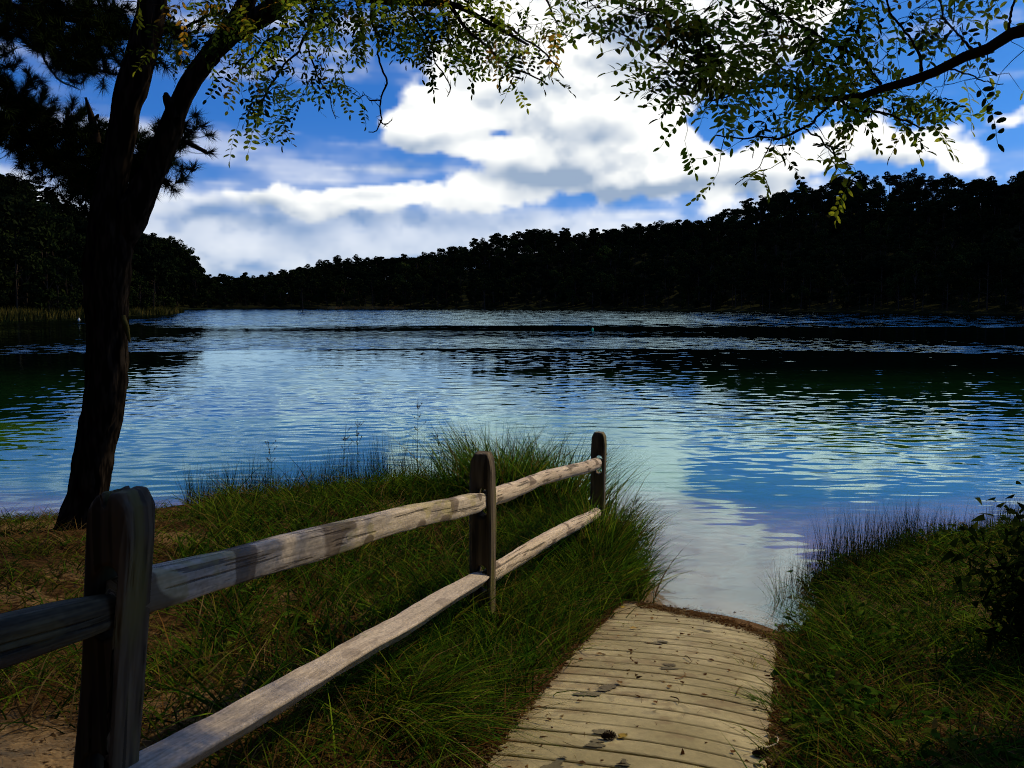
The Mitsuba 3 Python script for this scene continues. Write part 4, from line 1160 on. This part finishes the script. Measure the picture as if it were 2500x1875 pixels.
def off_path(x, y, d, edge=0.02):
    s, c = path_sc(x, y)
    j = 0.05 * meshkit.noise(np.stack([x * 6, y * 6, 0 * x], -1), 3)
    return ~((np.abs(c) < path_hw(s) + edge + j) & (s < PATH_END + 0.1)) & (d > 0.02)


def paint(key, fields, label, kind='stuff'):
    vs, fs, cs, k = [], [], [], 0
    for v, f, c in fields:
        vs.append(v); fs.append(f + k); cs.append(c); k += len(v)
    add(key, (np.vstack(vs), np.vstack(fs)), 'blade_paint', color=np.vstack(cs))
    tag(key, label, 'grass', kind=kind)


gg = np.random.default_rng(404)
side_of = lambda x, y: path_sc(x, y)[1]
left = lambda x, y, d: off_path(x, y, d) & (side_of(x, y) < 0)
bare = lambda x, y: np.hypot(x + 1.75, y - 2.45) < 0.55 + 0.3 * meshkit.noise(np.stack([x * 3, y * 3, 0 * x], -1), 2)
lush = lambda x, y, d: left(x, y, d) & ((y > 3.6) | (side_of(x, y) > -1.0)) & ~bare(x, y) & (x > -2.7 - 0.3 * (y - 7) + 0.5 * meshkit.noise(np.stack([x * 2, y * 2, 0 * x], -1), 2))
thin = lambda x, y, d: left(x, y, d) & (y < 4.2) & ~bare(x, y)
mown = lambda x, y, d: left(x, y, d) & (x < -2.2) & (meshkit.noise(np.stack([x * 1.5, y * 1.5, 0 * x], -1), 7) > 0.35)
beside = lambda x, y, d: left(x, y, d) & (np.abs(side_of(x, y) + path_hw(path_sc(x, y)[0]) + 0.35) < 0.36)
paint('grass', [
    tuft_field(gg, 5200, (-6.5, 1.3, 3.4, 11), lush, 8, (0.12, 0.30), (0.006, 0.012), 0.55, (0.70, 0.20)),
    tuft_field(gg, 1500, (-6.5, 1.3, 3.4, 11), lush, 6, (0.26, 0.52), (0.006, 0.013), 0.5, (0.66, 0.26), (0.4, 0.9)),
    tuft_field(gg, 1500, (-4.5, 0.4, 1.3, 4.4), thin, 7, (0.10, 0.32), (0.005, 0.010), 0.8, (0.52, 0.20), (0.4, 0.9)),
    tuft_field(gg, 1500, (-2.0, 1.3, 2.2, 7.2), beside, 9, (0.10, 0.30), (0.005, 0.009), 0.6, (0.66, 0.22), (0.3, 0.8)),
    tuft_field(gg, 2400, (-7.5, -2.2, 4.0, 10), mown, 8, (0.05, 0.17), (0.006, 0.010), 0.8, (0.5, 0.35), (0.4, 0.9)),
    tuft_field(gg, 900, (-1.2, 1.25, 5.2, 9.0), lambda x, y, d: left(x, y, d) & (side_of(x, y) > -1.5), 9, (0.22, 0.46), (0.005, 0.010), 0.5, (0.72, 0.22), (0.3, 0.8)),
], 'tangled green and olive grass on the left bank round the fence')
right = lambda x, y, d: off_path(x, y, d, 0.03) & (side_of(x, y) > 0)
edge_r = lambda x, y, d: right(x, y, d) & (side_of(x, y) < path_hw(path_sc(x, y)[0]) + 0.5)
paint('grass_001', [
    tuft_field(gg, 4200, (0.8, 6.2, 2.2, 9.2), right, 9, (0.08, 0.22), (0.006, 0.011), 0.8, (0.66, 0.24), (0.4, 0.9)),
    tuft_field(gg, 800, (0.8, 6.2, 2.2, 9.2), right, 6, (0.16, 0.34), (0.005, 0.009), 0.6, (0.55, 0.28), (0.4, 0.9)),
    tuft_field(gg, 900, (0.8, 3.2, 2.2, 7.0), edge_r, 10, (0.10, 0.28), (0.005, 0.009), 0.7, (0.68, 0.22), (0.4, 0.9)),
], 'short weedy grass covering the right bank')


def leaf_patches(key, rng, n, box, keep, label):
    """Low broad leaved plants between the grass: clusters of small oval leaves on short stalks."""
    x0, x1, y0, y1 = box
    c = np.c_[rng.uniform(x0, x1, n), rng.uniform(y0, y1, n)]
    c = c[keep(c[:, 0], c[:, 1], shore_distance(c[:, 0], c[:, 1])) & (meshkit.noise(np.c_[c * 1.6, np.zeros(n)], 17) > 0.42)]
    per = 11
    b = np.repeat(c, per, 0) + rng.normal(size=(len(c) * per, 2)) * 0.05
    m = len(b)
    z = land(b[:, 0], b[:, 1]) + rng.uniform(0.01, 0.17, m) * np.repeat(rng.uniform(0.4, 1.0, len(c)), per)
    a = rng.uniform(0, 6.28, m)
    d3 = unit(np.c_[np.cos(a), np.sin(a), rng.uniform(-0.3, 0.7, m)])
    v, f, c_ = blades(np.c_[b, z], d3, rng.uniform(0.03, 0.075, m), rng.uniform(0.016, 0.036, m), unit(np.cross(d3, [0, 0, 1.0] + rng.normal(size=(m, 3)) * 0.5)), 4, np.c_[np.zeros((m, 2)), -rng.uniform(0.1, 0.5, m)],
                      np.array([(0.04, 0.12, 0.012), (0.09, 0.19, 0.02), (0.17, 0.24, 0.03), (0.025, 0.06, 0.008), (0.20, 0.15, 0.04)])[rng.choice(5, m, p=[.3, .3, .15, .2, .05])] * rng.uniform(0.6, 1.3, (m, 1)))
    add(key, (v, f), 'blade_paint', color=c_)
    tag(key, label, 'ground plants', kind='stuff')


leaf_patches('ground_plants', gg, 1500, (0.9, 6.0, 2.3, 9.0), right, 'low broad leaved plants mixed into the grass of the right bank')
leaf_patches('ground_plants_001', gg, 900, (-3.2, 1.2, 3.4, 10.4), lush, 'low broad leaved plants mixed into the grass of the left bank')
thatch = lambda x, y, d: off_path(x, y, d) & (d > 0.3) & ~bare(x, y)
paint('grass_002', [tuft_field(gg, 2200, (-5.5, 5.5, 1.5, 9.0), thatch, 5, (0.10, 0.26), (0.004, 0.008), 2.6, (0.04, 0.16), (0.1, 0.5))], 'flattened straw and dead grass under the green blades')


def rush_field(rng, pts, h0, h1, lean=0.16, wide=(0.003, 0.0055)):
    n = len(pts)
    a = rng.uniform(0, 2 * math.pi, n)
    l = np.abs(rng.normal(size=n)) * lean
    d3 = unit(np.c_[np.cos(a) * l, np.sin(a) * l, np.ones(n)])
    bd = np.c_[np.cos(a) * 0.12, np.sin(a) * 0.12, np.zeros(n)] * rng.uniform(0, 1, (n, 1))
    tint = np.array([(0.012, 0.026, 0.010), (0.020, 0.036, 0.010), (0.030, 0.034, 0.010)])[rng.integers(3, size=n)] * rng.uniform(0.7, 1.3, (n, 1))
    z = np.maximum(land(pts[:, 0], pts[:, 1]), -0.3) - 0.03
    return blades(np.c_[pts, z], d3, rng.uniform(h0, h1, n) * (0.55 + 0.8 * meshkit.noise(np.c_[pts * 2.2, np.zeros(n)], 6)), rng.uniform(*wide, n), unit(np.cross(d3, rng.normal(size=(n, 3)))), 4, bd, tint)


paint('rushes', [rush_field(gg, along([(-3.5, 9.75), (-3.2, 9.9), (-1.2, 10.8), (0.1, 10.6), (0.7, 10.0)], 3200, -0.5, 0.25, gg), 0.34, 0.72)], 'thin dark rushes standing in the water along the left bank')
paint('rushes_001', [rush_field(gg, along([(2.18, 7.05), (2.55, 7.5), (3.45, 8.2), (5, 8.95), (6.5, 9.2)], 2600, -0.45, 0.15, gg), 0.22, 0.52)], 'thin dark rushes standing in the water along the right bank')


def clump(key, centre, radius, n, h0, h1, label, lean=0.35, bend=(0.2, 0.6), aim=None, mixw=(0.72, 0.2), wide=(0.004, 0.008)):
    """One tall tuft of grass growing from a small foot."""
    rng = np.random.default_rng(int(abs(centre[0]) * 1000) + n)
    p = np.asarray(centre) + rng.normal(size=(n, 2)) * radius * 0.5
    rel = unit(p - np.asarray(centre))
    a = np.arctan2(rel[:, 1], rel[:, 0]) + rng.normal(size=n) * 0.8
    l = rng.uniform(0.1, 1.0, n) * lean
    out = np.c_[np.cos(a), np.sin(a)]
    if aim is not None:
        out = unit(out * 0.7 + np.asarray(aim))
    d3 = unit(np.c_[out * l[:, None], np.ones(n)])
    bw = rng.uniform(bend[0], bend[1], n)
    bd = np.c_[out * bw[:, None], -0.7 * bw * bw]
    m = rng.uniform(size=n)
    tint = np.where((m < mixw[0])[:, None], GREEN[rng.integers(4, size=n)], np.where((m < sum(mixw))[:, None], OLIVE[rng.integers(3, size=n)], STRAW[rng.integers(4, size=n)])) * rng.uniform(0.6, 1.8, (n, 1))
    z = np.maximum(land(p[:, 0], p[:, 1]), -0.15) - 0.02
    v, f, c = blades(np.c_[p, z], d3, rng.uniform(h0, h1, n), rng.uniform(*wide, n), unit(np.cross(d3, rng.normal(size=(n, 3)))), 5, bd, tint)
    add(key, (v, f), 'blade_paint', color=c)
    tag(key, label, 'grass tuft')


clump(numbered('grass_tuft'), (-0.10, 9.2), 0.46, 800, 0.45, 0.95, 'tall bright grass tuft behind the head of the middle post', wide=(0.009, 0.017))
clump(numbered('grass_tuft'), (0.45, 9.25), 0.44, 800, 0.45, 0.95, 'tall bright grass tuft between the middle and last posts', wide=(0.009, 0.017))
clump(numbered('grass_tuft'), (0.80, 8.0), 0.28, 800, 0.35, 0.70, 'dense grass tuft round the right side of the last post', 0.38, (0.2, 0.7), (0.25, -0.2), wide=(0.007, 0.014))
clump(numbered('grass_tuft'), (0.76, 7.4), 0.25, 700, 0.30, 0.58, 'drooping grass tuft hanging over the water by the path end', 0.45, (0.3, 0.8), (0.3, -0.2), wide=(0.007, 0.013))
clump(numbered('grass_tuft'), (0.68, 7.15), 0.34, 800, 0.32, 0.62, 'grass tuft growing over the pale lower rail', 0.5, (0.3, 0.8), wide=(0.007, 0.013))
clump(numbered('grass_tuft'), (0.74, 7.62), 0.20, 480, 0.35, 0.62, 'upright grass tuft hiding the far end of the pale lower rail', 0.3, (0.2, 0.6), wide=(0.007, 0.013))
clump(numbered('grass_tuft'), (-0.38, 3.40), 0.16, 320, 0.25, 0.50, 'arching grass tuft sweeping over the left edge of the path', 0.7, (0.6, 1.2), (0.9, -0.25))
clump(numbered('grass_tuft'), (-0.62, 3.75), 0.16, 200, 0.25, 0.46, 'grass tuft under the sawn lower rail', 0.7, (0.5, 1.1), (0.5, -0.3))
clump(numbered('grass_tuft'), (1.22, 4.02), 0.08, 160, 0.12, 0.24, 'low grass tuft leaning over the right edge of the path', 0.7, (0.5, 1.0), (-0.7, -0.2))
clump(numbered('grass_tuft'), (1.26, 4.75), 0.025, 14, 0.08, 0.15, 'tiny grass sprig growing from a joint of the path', 0.5)
clump(numbered('grass_tuft'), (-1.00, 3.25), 0.06, 26, 0.25, 0.42, 'broad bladed grass tuft right of the nearest post', 0.8, (0.4, 0.9), None, (0.95, 0.05), (0.010, 0.016))
clump(numbered('grass_tuft'), (2.12, 6.85), 0.12, 90, 0.2, 0.48, 'thin dark rush tuft where the path meets the right bank', 0.4, (0.1, 0.4), None, (0.4, 0.4), (0.003, 0.005))


def weed(x, y, h, seed, label, broad=False):
    """A flowering weed: stem, narrow leaves up the stem and a loose head."""
    rng = np.random.default_rng(seed)
    z = max(float(land(x, y)), -0.05) - 0.02
    top = np.array([x + rng.normal() * 0.05, y + rng.normal() * 0.05, z + h])
    q = resample(np.array([[x, y, z], [(x + top[0]) / 2 + rng.normal() * 0.012, (y + top[1]) / 2, z + h * 0.5], top]), 10)
    key = numbered('weed_plant')
    parts = [tube(q, np.linspace(0.0035, 0.0015, 10), 5)]
    heads_b, heads_d = [], []
    for k in range(9):
        t = rng.uniform(0.72, 1.0)
        b = q[min(9, int(t * 9))]
        a = rng.uniform(0, 6.28)
        e = b + np.array([math.cos(a), math.sin(a), 0.9]) * rng.uniform(0.03, 0.10) * (1.25 - t + 0.5)
        parts.append(tube(np.array([b, (b + e) / 2 + [0, 0, -0.006], e]), [0.0014, 0.0012, 0.0008], 3, cap=False))
        for _ in range(10):
            heads_b.append(b + (e - b) * rng.uniform(0.4, 1.05)); heads_d.append(unit(rng.normal(size=3) + [0, 0, 0.6]))
    add(f'{key}__stem', join(parts), 'weed_stem')
    n = 46 if broad else 34
    t = rng.uniform(0.08, 0.8, n)
    b = np.array([q[int(k * 9)] for k in t])
    a = rng.uniform(0, 6.28, n)
    d3 = unit(np.c_[np.cos(a), np.sin(a), rng.uniform(0.0, 0.9, n)])
    v, f, c = blades(b, d3, rng.uniform(0.04, 0.09, n) * (1.1 - 0.4 * t), rng.uniform(0.018, 0.028, n) if broad else rng.uniform(0.006, 0.010, n), unit(np.cross(d3, [0, 0, 1.0] + rng.normal(size=(n, 3)) * 0.4)), 4, np.c_[np.zeros((n, 2)), -rng.uniform(0.1, 0.5, n)], GREEN[rng.integers(3, size=n)] * 1.1)
    add(f'{key}__leaves', (v, f), 'blade_paint', color=c)
    n = len(heads_b)
    d3 = np.array(heads_d)
    v, f, c = blades(np.array(heads_b), d3, rng.uniform(0.008, 0.016, n), rng.uniform(0.006, 0.010, n), unit(np.cross(d3, rng.normal(size=(n, 3)))), 3, None, np.array([(0.14, 0.12, 0.03), (0.20, 0.15, 0.05), (0.08, 0.09, 0.02)])[rng.integers(3, size=n)])
    add(f'{key}__flower_head', (v, f), 'blade_paint', color=c)
    labels[f'{key}__leaves'] = {'label': 'narrow leaves up the stem', 'kind': 'stuff'}
    labels[f'{key}__flower_head'] = {'label': 'loose seedy head', 'kind': 'stuff'}
    tag(key, label, 'weed')


scene['weed_stem'] = {'type': 'diffuse', 'reflectance': {'type': 'rgb', 'value': [0.045, 0.050, 0.015]}}
weed(-1.02, 9.75, 1.00, 1, 'tallest thin weed standing alone against the water left of the middle post')
weed(-1.62, 9.6, 0.82, 2, 'weed with a wispy head at the middle of the left bank')
weed(-1.78, 9.4, 0.80, 3, 'leafy weed just left of the wispy headed one on the left bank')
weed(-2.45, 9.3, 0.68, 4, 'weed standing in the rushes toward the left tree')
weed(-0.72, 9.4, 0.66, 5, 'short weed just left of the middle post')
weed(1.06, 8.05, 0.58, 6, 'feathery weed leaning over the water right of the last post')
weed(1.16, 7.75, 0.46, 7, 'outermost bushy weed over the water right of the last post', True)
weed(1.00, 7.70, 0.50, 8, 'yellowish weed between the last post and the outermost bushy weed', True)
weed(0.50, 7.75, 0.45, 9, 'broad leaved weed under the pale upper rail', True)
weed(0.58, 9.0, 0.72, 10, 'seedy weed beside the left side of the last post')

# --- the shrub at the right edge
sr = np.random.default_rng(66)
tag('shrub', 'dark leafy shrub with a few sunlit leaves at the right edge of the photo', 'shrub')
sx, sy = 2.72, 4.55
sz = float(land(sx, sy))
stems, tips = [], []
for k in range(26):
    a, r = sr.uniform(0, 6.28), sr.uniform(0.1, 0.55)
    e = np.array([sx + math.cos(a) * r, sy + math.sin(a) * r, sz + sr.uniform(0.25, 0.78) * (1.15 - 0.7 * r)])
    stems.append(tube(resample(np.array([[sx, sy, sz - 0.05], [sx + math.cos(a) * r * 0.4, sy + math.sin(a) * r * 0.4, (sz + e[2]) / 2 + 0.08], e]), 8), np.linspace(0.007, 0.002, 8), 5))
    tips += [e * t + np.array([sx, sy, sz]) * (1 - t) + sr.normal(size=3) * 0.07 for t in sr.uniform(0.35, 1.05, 44)]
add('shrub__stems', join(stems), 'twig_bark', smooth=True)
tips = np.array(tips)
tips = tips[tips[:, 2] > land(tips[:, 0], tips[:, 1]) + 0.01]
n = len(tips)
d3 = unit(sr.normal(size=(n, 3)) + [0, 0, 0.2])
v, f, c = blades(tips, d3, sr.uniform(0.05, 0.085, n), sr.uniform(0.025, 0.04, n), unit(np.cross(d3, [0, 0, 1.0] + sr.normal(size=(n, 3)) * 0.6)), 5, np.c_[np.zeros((n, 2)), -np.full(n, 0.25)], np.array([(0.014, 0.030, 0.006), (0.030, 0.055, 0.010), (0.06, 0.085, 0.012)])[sr.choice(3, n, p=[0.5, 0.35, 0.15])])
add('shrub__leaves', (v, f), 'blade_paint', color=c)
labels['shrub__leaves'] = {'label': 'pointed dark green leaves', 'kind': 'stuff'}

# --- litter: dry needles and leaf bits, thick along both edges of the path
lt = np.random.default_rng(88)
n = 17000
s_ = lt.uniform(-1.2, PATH_END + 0.25, n)
sgn = lt.choice([-1, 1], n)
c_ = sgn * (path_hw(s_) + np.abs(lt.normal(size=n)) * 0.11 - 0.035)
far_ = lt.uniform(size=n) < 0.03
c_ = np.where(far_, lt.uniform(-0.5, 0.5, n), c_)
x_, y_ = PATH0[0] + s_ * PATH_F[0] + c_ * PATH_N[0], PATH0[1] + s_ * PATH_F[1] + c_ * PATH_N[1]
wide_n = 16000
k_ = lt.uniform(size=n) < 0.16                                               # washed up along the silted corner
s_ = np.where(k_, 3.50 - 0.82 * (c_ * 0.9 + 0.35) + np.abs(lt.normal(size=n)) * 0.10 - 0.06, s_)
c_ = np.where(k_, lt.uniform(-0.45, 0.62, n), c_)
s_ = np.where(k_, 3.50 - 0.82 * (c_ + 0.35) + lt.normal(size=n) * 0.09, s_)
x_, y_ = PATH0[0] + s_ * PATH_F[0] + c_ * PATH_N[0], PATH0[1] + s_ * PATH_F[1] + c_ * PATH_N[1]
x_ = np.r_[x_, lt.uniform(-5, 0.6, wide_n // 2), lt.uniform(0.8, 5, wide_n // 2)]
y_ = np.r_[y_, lt.uniform(1.4, 7, wide_n // 2), lt.uniform(2.4, 8, wide_n // 2)]
s_, c_ = path_sc(x_, y_)
onp = (np.abs(c_) < path_hw(s_)) & (s_ < PATH_END)
ok = (~onp | (np.arange(len(x_)) < n)) & (shore_distance(x_, y_) > 0.05)
x_, y_, s_, c_, onp = x_[ok], y_[ok], s_[ok], c_[ok], onp[ok]
z_ = np.where(onp, path_z(s_, c_) + 0.004, land(x_, y_) + 0.006)
m = len(x_)
a = lt.uniform(0, 6.28, m)
d3 = unit(np.c_[np.cos(a), np.sin(a), lt.normal(size=m) * 0.18 + 0.05])
sdv = unit(np.cross(d3, [0, 0, 1.0] + lt.normal(size=(m, 3)) * 0.5))
needle = lt.uniform(size=m) < 0.55
v, f, c = blades(np.c_[x_, y_, z_], d3, np.where(needle, lt.uniform(0.03, 0.10, m), lt.uniform(0.012, 0.035, m)), np.where(needle, 0.0025, lt.uniform(0.008, 0.018, m)), sdv, 3, lt.normal(size=(m, 3)) * 0.12 * [1, 1, 0.4], np.array([(0.16, 0.075, 0.025), (0.10, 0.045, 0.016), (0.24, 0.15, 0.06), (0.06, 0.028, 0.012), (0.30, 0.22, 0.11)])[lt.integers(5, size=m)])
add('leaf_litter', (v, f), 'blade_paint', color=c)
tag('leaf_litter', 'rust brown needles and leaf bits along the edges of the path and under the grass', 'litter', kind='stuff')


# --- single things lying on the path
def on_slab(u, v):
    """Where the sight line through a pixel of the photograph meets the path: (s, c)."""
    d = unit((at(u, v, 5.0) - EYE)[None])[0]
    t = 1.0
    for t in np.arange(2.0, 9.0, 0.004):
        q = EYE + d * t
        s, c = path_sc(q[0], q[1])
        if q[2] <= path_z(s, c): break
    return float(s), float(c)


def path_point(s, c, up=0.0):
    return np.array([PATH0[0] + s * PATH_F[0] + c * PATH_N[0], PATH0[1] + s * PATH_F[1] + c * PATH_N[1], float(path_z(s, c)) + up])


def wet_col(p, n, uv):
    return slab_col(p, n, uv) * 0.36


scene['wet_paint'] = {'type': 'principled', 'base_color': proc(wet_col), 'roughness': 0.75, 'specular': 0.2}


def footprint(u, v, turn, scale, label, shape='foot'):
    s0, c0 = on_slab(u, v)
    rng = np.random.default_rng(int(u))
    E = lambda x, y, a, b: sg.Point(0, 0).buffer(1, 12).__class__(shapely.affinity.translate(shapely.affinity.scale(sg.Point(0, 0).buffer(1, 10), a, b), x, y))
    if shape == 'foot':
        g = shapely.union_all([E(0, 0.085, 0.030, 0.038), E(0.018, 0.02, 0.016, 0.07), E(0.004, -0.05, 0.043, 0.034)] + [E(-0.034 + 0.017 * k, -0.098 + 0.004 * k * k * 0.7, 0.010 - 0.0008 * k, 0.012 - 0.001 * k) for k in range(5)])
    elif shape == 'ball':
        g = shapely.union_all([E(0, 0.055, 0.036, 0.028), E(0.004, -0.02, 0.05, 0.030)] + [E(-0.044 + 0.02 * k, -0.06 + 0.003 * k * k, 0.009, 0.010) for k in range(5)])
    elif shape == 'heel':
        g = shapely.union_all([E(0, 0, 0.046, 0.036)])
    else:
        g = shapely.union_all([E(0, 0, 0.014, 0.05), E(0.006, -0.07, 0.04, 0.035)])
    g = shapely.affinity.rotate(shapely.affinity.scale(g, scale, scale, origin=(0, 0)), turn, origin=(0, 0))
    ring = lambda poly: sg.Polygon([(x + 0.004 * rng.normal(), y + 0.004 * rng.normal()) for x, y in poly.exterior.coords[:-1]]).buffer(0.003)
    g = shapely.union_all([ring(q) for q in getattr(g, 'geoms', [g])])
    parts = []
    for k in range(-9, 25):
        strip = sg.box(-2, k * SLAB + 0.012 - s0, 2, (k + 1) * SLAB - 0.012 - s0)
        h = g.intersection(strip)
        for poly in getattr(h, 'geoms', [h]):
            if poly.is_empty or poly.geom_type != 'Polygon' or poly.area < 2e-5: continue
            v2, f2 = trimesh.creation.triangulate_polygon(poly, engine='earcut')
            parts.append((np.array([path_point(s0 + y, c0 + x, 0.0045) for x, y in v2]), f2))
    v, f = join(parts)
    mesh = trimesh.Trimesh(v, f, process=False)
    if mesh.face_normals[:, 2].mean() < 0: mesh.invert()
    tag(add(numbered('wet_footprint'), mesh, 'wet_paint'), label, 'footprint')


footprint(1456, 1688, -25, 1.05, 'long wet footprint with toes in the middle of the path')
footprint(1636, 1630, 8, 0.80, 'short wet footprint right of the long one', 'ball')
footprint(1606, 1570, -40, 0.80, 'wet footprint with a smeared heel near the water end', 'ball')
footprint(1722, 1540, 60, 0.55, 'faint wet footprint nearest the water', 'ball')
footprint(1473, 1790, 0, 0.8, 'round wet heel mark beside the dark pine cone', 'heel')
footprint(1455, 1818, 0, 0.6, 'broken wet mark left of the dark pine cone', 'ball')
footprint(1364, 1862, -10, 1.0, 'narrow wet footprint cut off by the lower edge of the photo', 'toe')
footprint(1523, 1862, 5, 0.42, 'small wet drip mark at the lower edge of the photo', 'toe')


def bit(name, u, v, size, colour, label, cat, group=None, curl=0.4):
    """A dry leaf lying on the path: a curled, lobed sheet with thickness of curl."""
    rng = np.random.default_rng(int(u * 3 + v))
    s, c = on_slab(u, v)
    o = path_point(s, c, 0.006)
    n = 9
    t = np.linspace(0, 1, n)
    w = np.sin(np.pi * t ** 0.85) * 0.32 * (1 + 0.3 * rng.normal(size=n) * 0.5)
    a = rng.uniform(0, 6.28)
    rows = []
    for k in (-1, 0, 1):
        rows.append(np.stack([(t - 0.5), k * w, curl * (abs(k) * w * 0.8 + 0.5 * (t - 0.5) ** 2 + 0.06 * rng.normal(size=n))], -1))
    v3 = np.stack(rows, 1).reshape(-1, 3) * size
    v3[:, 2] -= v3[:, 2].min()
    R = np.array([[math.cos(a), -math.sin(a), 0], [math.sin(a), math.cos(a), 0], [0, 0, 1]])
    f = []
    for i in range(n - 1):
        for k in range(2):
            b = i * 3 + k
            f += [[b, b + 3, b + 4], [b, b + 4, b + 1]]
    key = numbered(name)
    add(key, (v3 @ R.T + o, np.array(f)), {'type': 'twosided', 'bsdf': {'type': 'diffuse', 'reflectance': {'type': 'rgb', 'value': list(colour)}}}, smooth=True)
    tag(key, label, cat, group)


bit('fallen_leaf', 1520, 1803, 0.055, (0.30, 0.22, 0.05), 'curled yellow leaf right of the dark pine cone', 'leaf')
bit('fallen_leaf', 1547, 1537, 0.05, (0.42, 0.30, 0.10), 'yellow leaf on the upper left part of the path', 'leaf')
bit('fallen_leaf', 1521, 1485, 0.05, (0.50, 0.38, 0.06), 'bright yellow leaf at the water end of the path', 'leaf')
for u, v in ((1497, 1510), (1556, 1503), (1460, 1517), (1592, 1512), (1665, 1669), (1539, 1591), (1462, 1600), (1475, 1601), (1737, 1615), (1634, 1680), (1415, 1715), (1315, 1730), (1300, 1708), (1340, 1760), (1860, 1606), (1600, 1718), (1512, 1670), (1418, 1612), (1285, 1648), (1310, 1664), (1655, 1560), (1780, 1640), (1420, 1866), (1790, 1840), (1510, 1555), (1385, 1600), (1720, 1700)):
    bit('fallen_leaf', u, v, 0.028 + 0.012 * ((u * 7) % 5) / 5, ((0.12, 0.06, 0.025), (0.07, 0.04, 0.02), (0.22, 0.14, 0.06))[(u + v) % 3], 'small dry brown leaf lying on the path', 'leaf', 'small dry leaves on the path')


def stick(u0, v0, u1, v1, r, colour, label, cat='twig', side_twigs=0):
    a, b = path_point(*on_slab(u0, v0), 0.006 + r), path_point(*on_slab(u1, v1), 0.006 + r)
    rng = np.random.default_rng(int(u0 + v1))
    m = (a + b) / 2 + np.r_[rng.normal(size=2) * np.linalg.norm(b - a) * 0.12, 0.004]
    parts = [tube(resample(np.array([a, m, b]), 9), np.linspace(r, r * 0.6, 9), 6)]
    key = numbered('twig')
    add(key, join(parts), {'type': 'diffuse', 'reflectance': {'type': 'rgb', 'value': list(colour)}}, smooth=True)
    tag(key, label, cat)


stick(1866, 1832, 1897, 1806, 0.004, (0.55, 0.50, 0.40), 'pale straight stick at the lower right edge of the path')
stick(1637, 1706, 1657, 1722, 0.003, (0.05, 0.035, 0.02), 'short dark curved twig right of the long wet footprint')
stick(1672, 1606, 1688, 1618, 0.003, (0.06, 0.04, 0.025), 'short dark twig in the upper middle of the path')
stick(1648, 1661, 1672, 1646, 0.0025, (0.20, 0.11, 0.05), 'thin rusty needle twig right of the short wet footprint')
stick(1230, 1706, 1292, 1692, 0.0025, (0.16, 0.08, 0.04), 'long thin rusty twig near the left edge of the path')
stick(1798, 1700, 1812, 1678, 0.003, (0.12, 0.08, 0.04), 'bent twig by the grass at the right edge of the path')


def cone(u, v, size, label, name='pine_cone'):
    """A dark open pine cone on its side: scales in spirals round a core."""
    s, c = on_slab(u, v)
    o = path_point(s, c, size * 0.30)
    key = numbered(name)
    ax = unit(np.array([[1.0, 0.25, 0.0]]))[0]
    sd = np.cross([0, 0, 1.0], ax); up = np.array([0, 0, 1.0])
    core = tube(np.array([o - ax * size * 0.5, o, o + ax * size * 0.45]), [size * 0.12, size * 0.2, size * 0.07], 8)
    parts = [core]
    for k in range(60):
        t = k / 60
        a = k * 2.399
        rad = size * 0.34 * math.sin(math.pi * (0.12 + 0.8 * t)) + 0.002
        out = math.cos(a) * sd + math.sin(a) * up
        b = o + ax * size * (t - 0.5)
        tip = b + out * rad + ax * size * 0.10
        tg = np.cross(out, ax)
        w = size * 0.07
        parts.append((np.array([b + out * rad * 0.3, tip - tg * w, tip + out * 0.002 + ax * w, tip + tg * w, tip - ax * w * 0.6]), np.array([[0, 1, 4], [0, 4, 3], [1, 2, 4], [4, 2, 3], [0, 2, 1], [0, 3, 2]])))
    v3, f3 = join(parts)
    add(key, (v3, f3), {'type': 'diffuse', 'reflectance': {'type': 'rgb', 'value': [0.030, 0.018, 0.010]}})
    tag(key, label, 'pine cone')


cone(1484, 1806, 0.052, 'dark pine cone near the lower middle of the path')
cone(1854, 1848, 0.056, 'dark pine cone at the lower right edge of the path')

# --- buoys far out
def buoy(u, v, dist, r, paint_, cap, label):
    d = at(u, v, dist)
    key = numbered('buoy')
    th = np.linspace(0, math.pi, 13)
    prof = np.stack([r * np.sin(th), -r * np.cos(th)], 1)
    m = trimesh.creation.revolve(prof, sections=24)
    m.apply_translation([d[0], d[1], r * 0.45])
    add(f'{key}__float', m, {'type': 'diffuse', 'reflectance': {'type': 'rgb', 'value': paint_}}, smooth=True)
    m = trimesh.creation.revolve(np.array([[0, 0], [r * 0.42, 0], [r * 0.36, r * 0.5], [r * 0.15, r * 0.62], [0, r * 0.62]]), sections=20)
    m.apply_translation([d[0], d[1], r * 1.36])
    add(f'{key}__cap', m, {'type': 'diffuse', 'reflectance': {'type': 'rgb', 'value': cap}}, smooth=40)
    tag(key, label, 'buoy')


buoy(1447, 806, 78.0, 0.10, [0.06, 0.55, 0.30], [0.8, 0.8, 0.75], 'small green buoy with a white top out on the pond')
buoy(193, 780, 122.0, 0.16, [0.8, 0.8, 0.78], [0.8, 0.8, 0.78], 'small white buoy by the left shore')
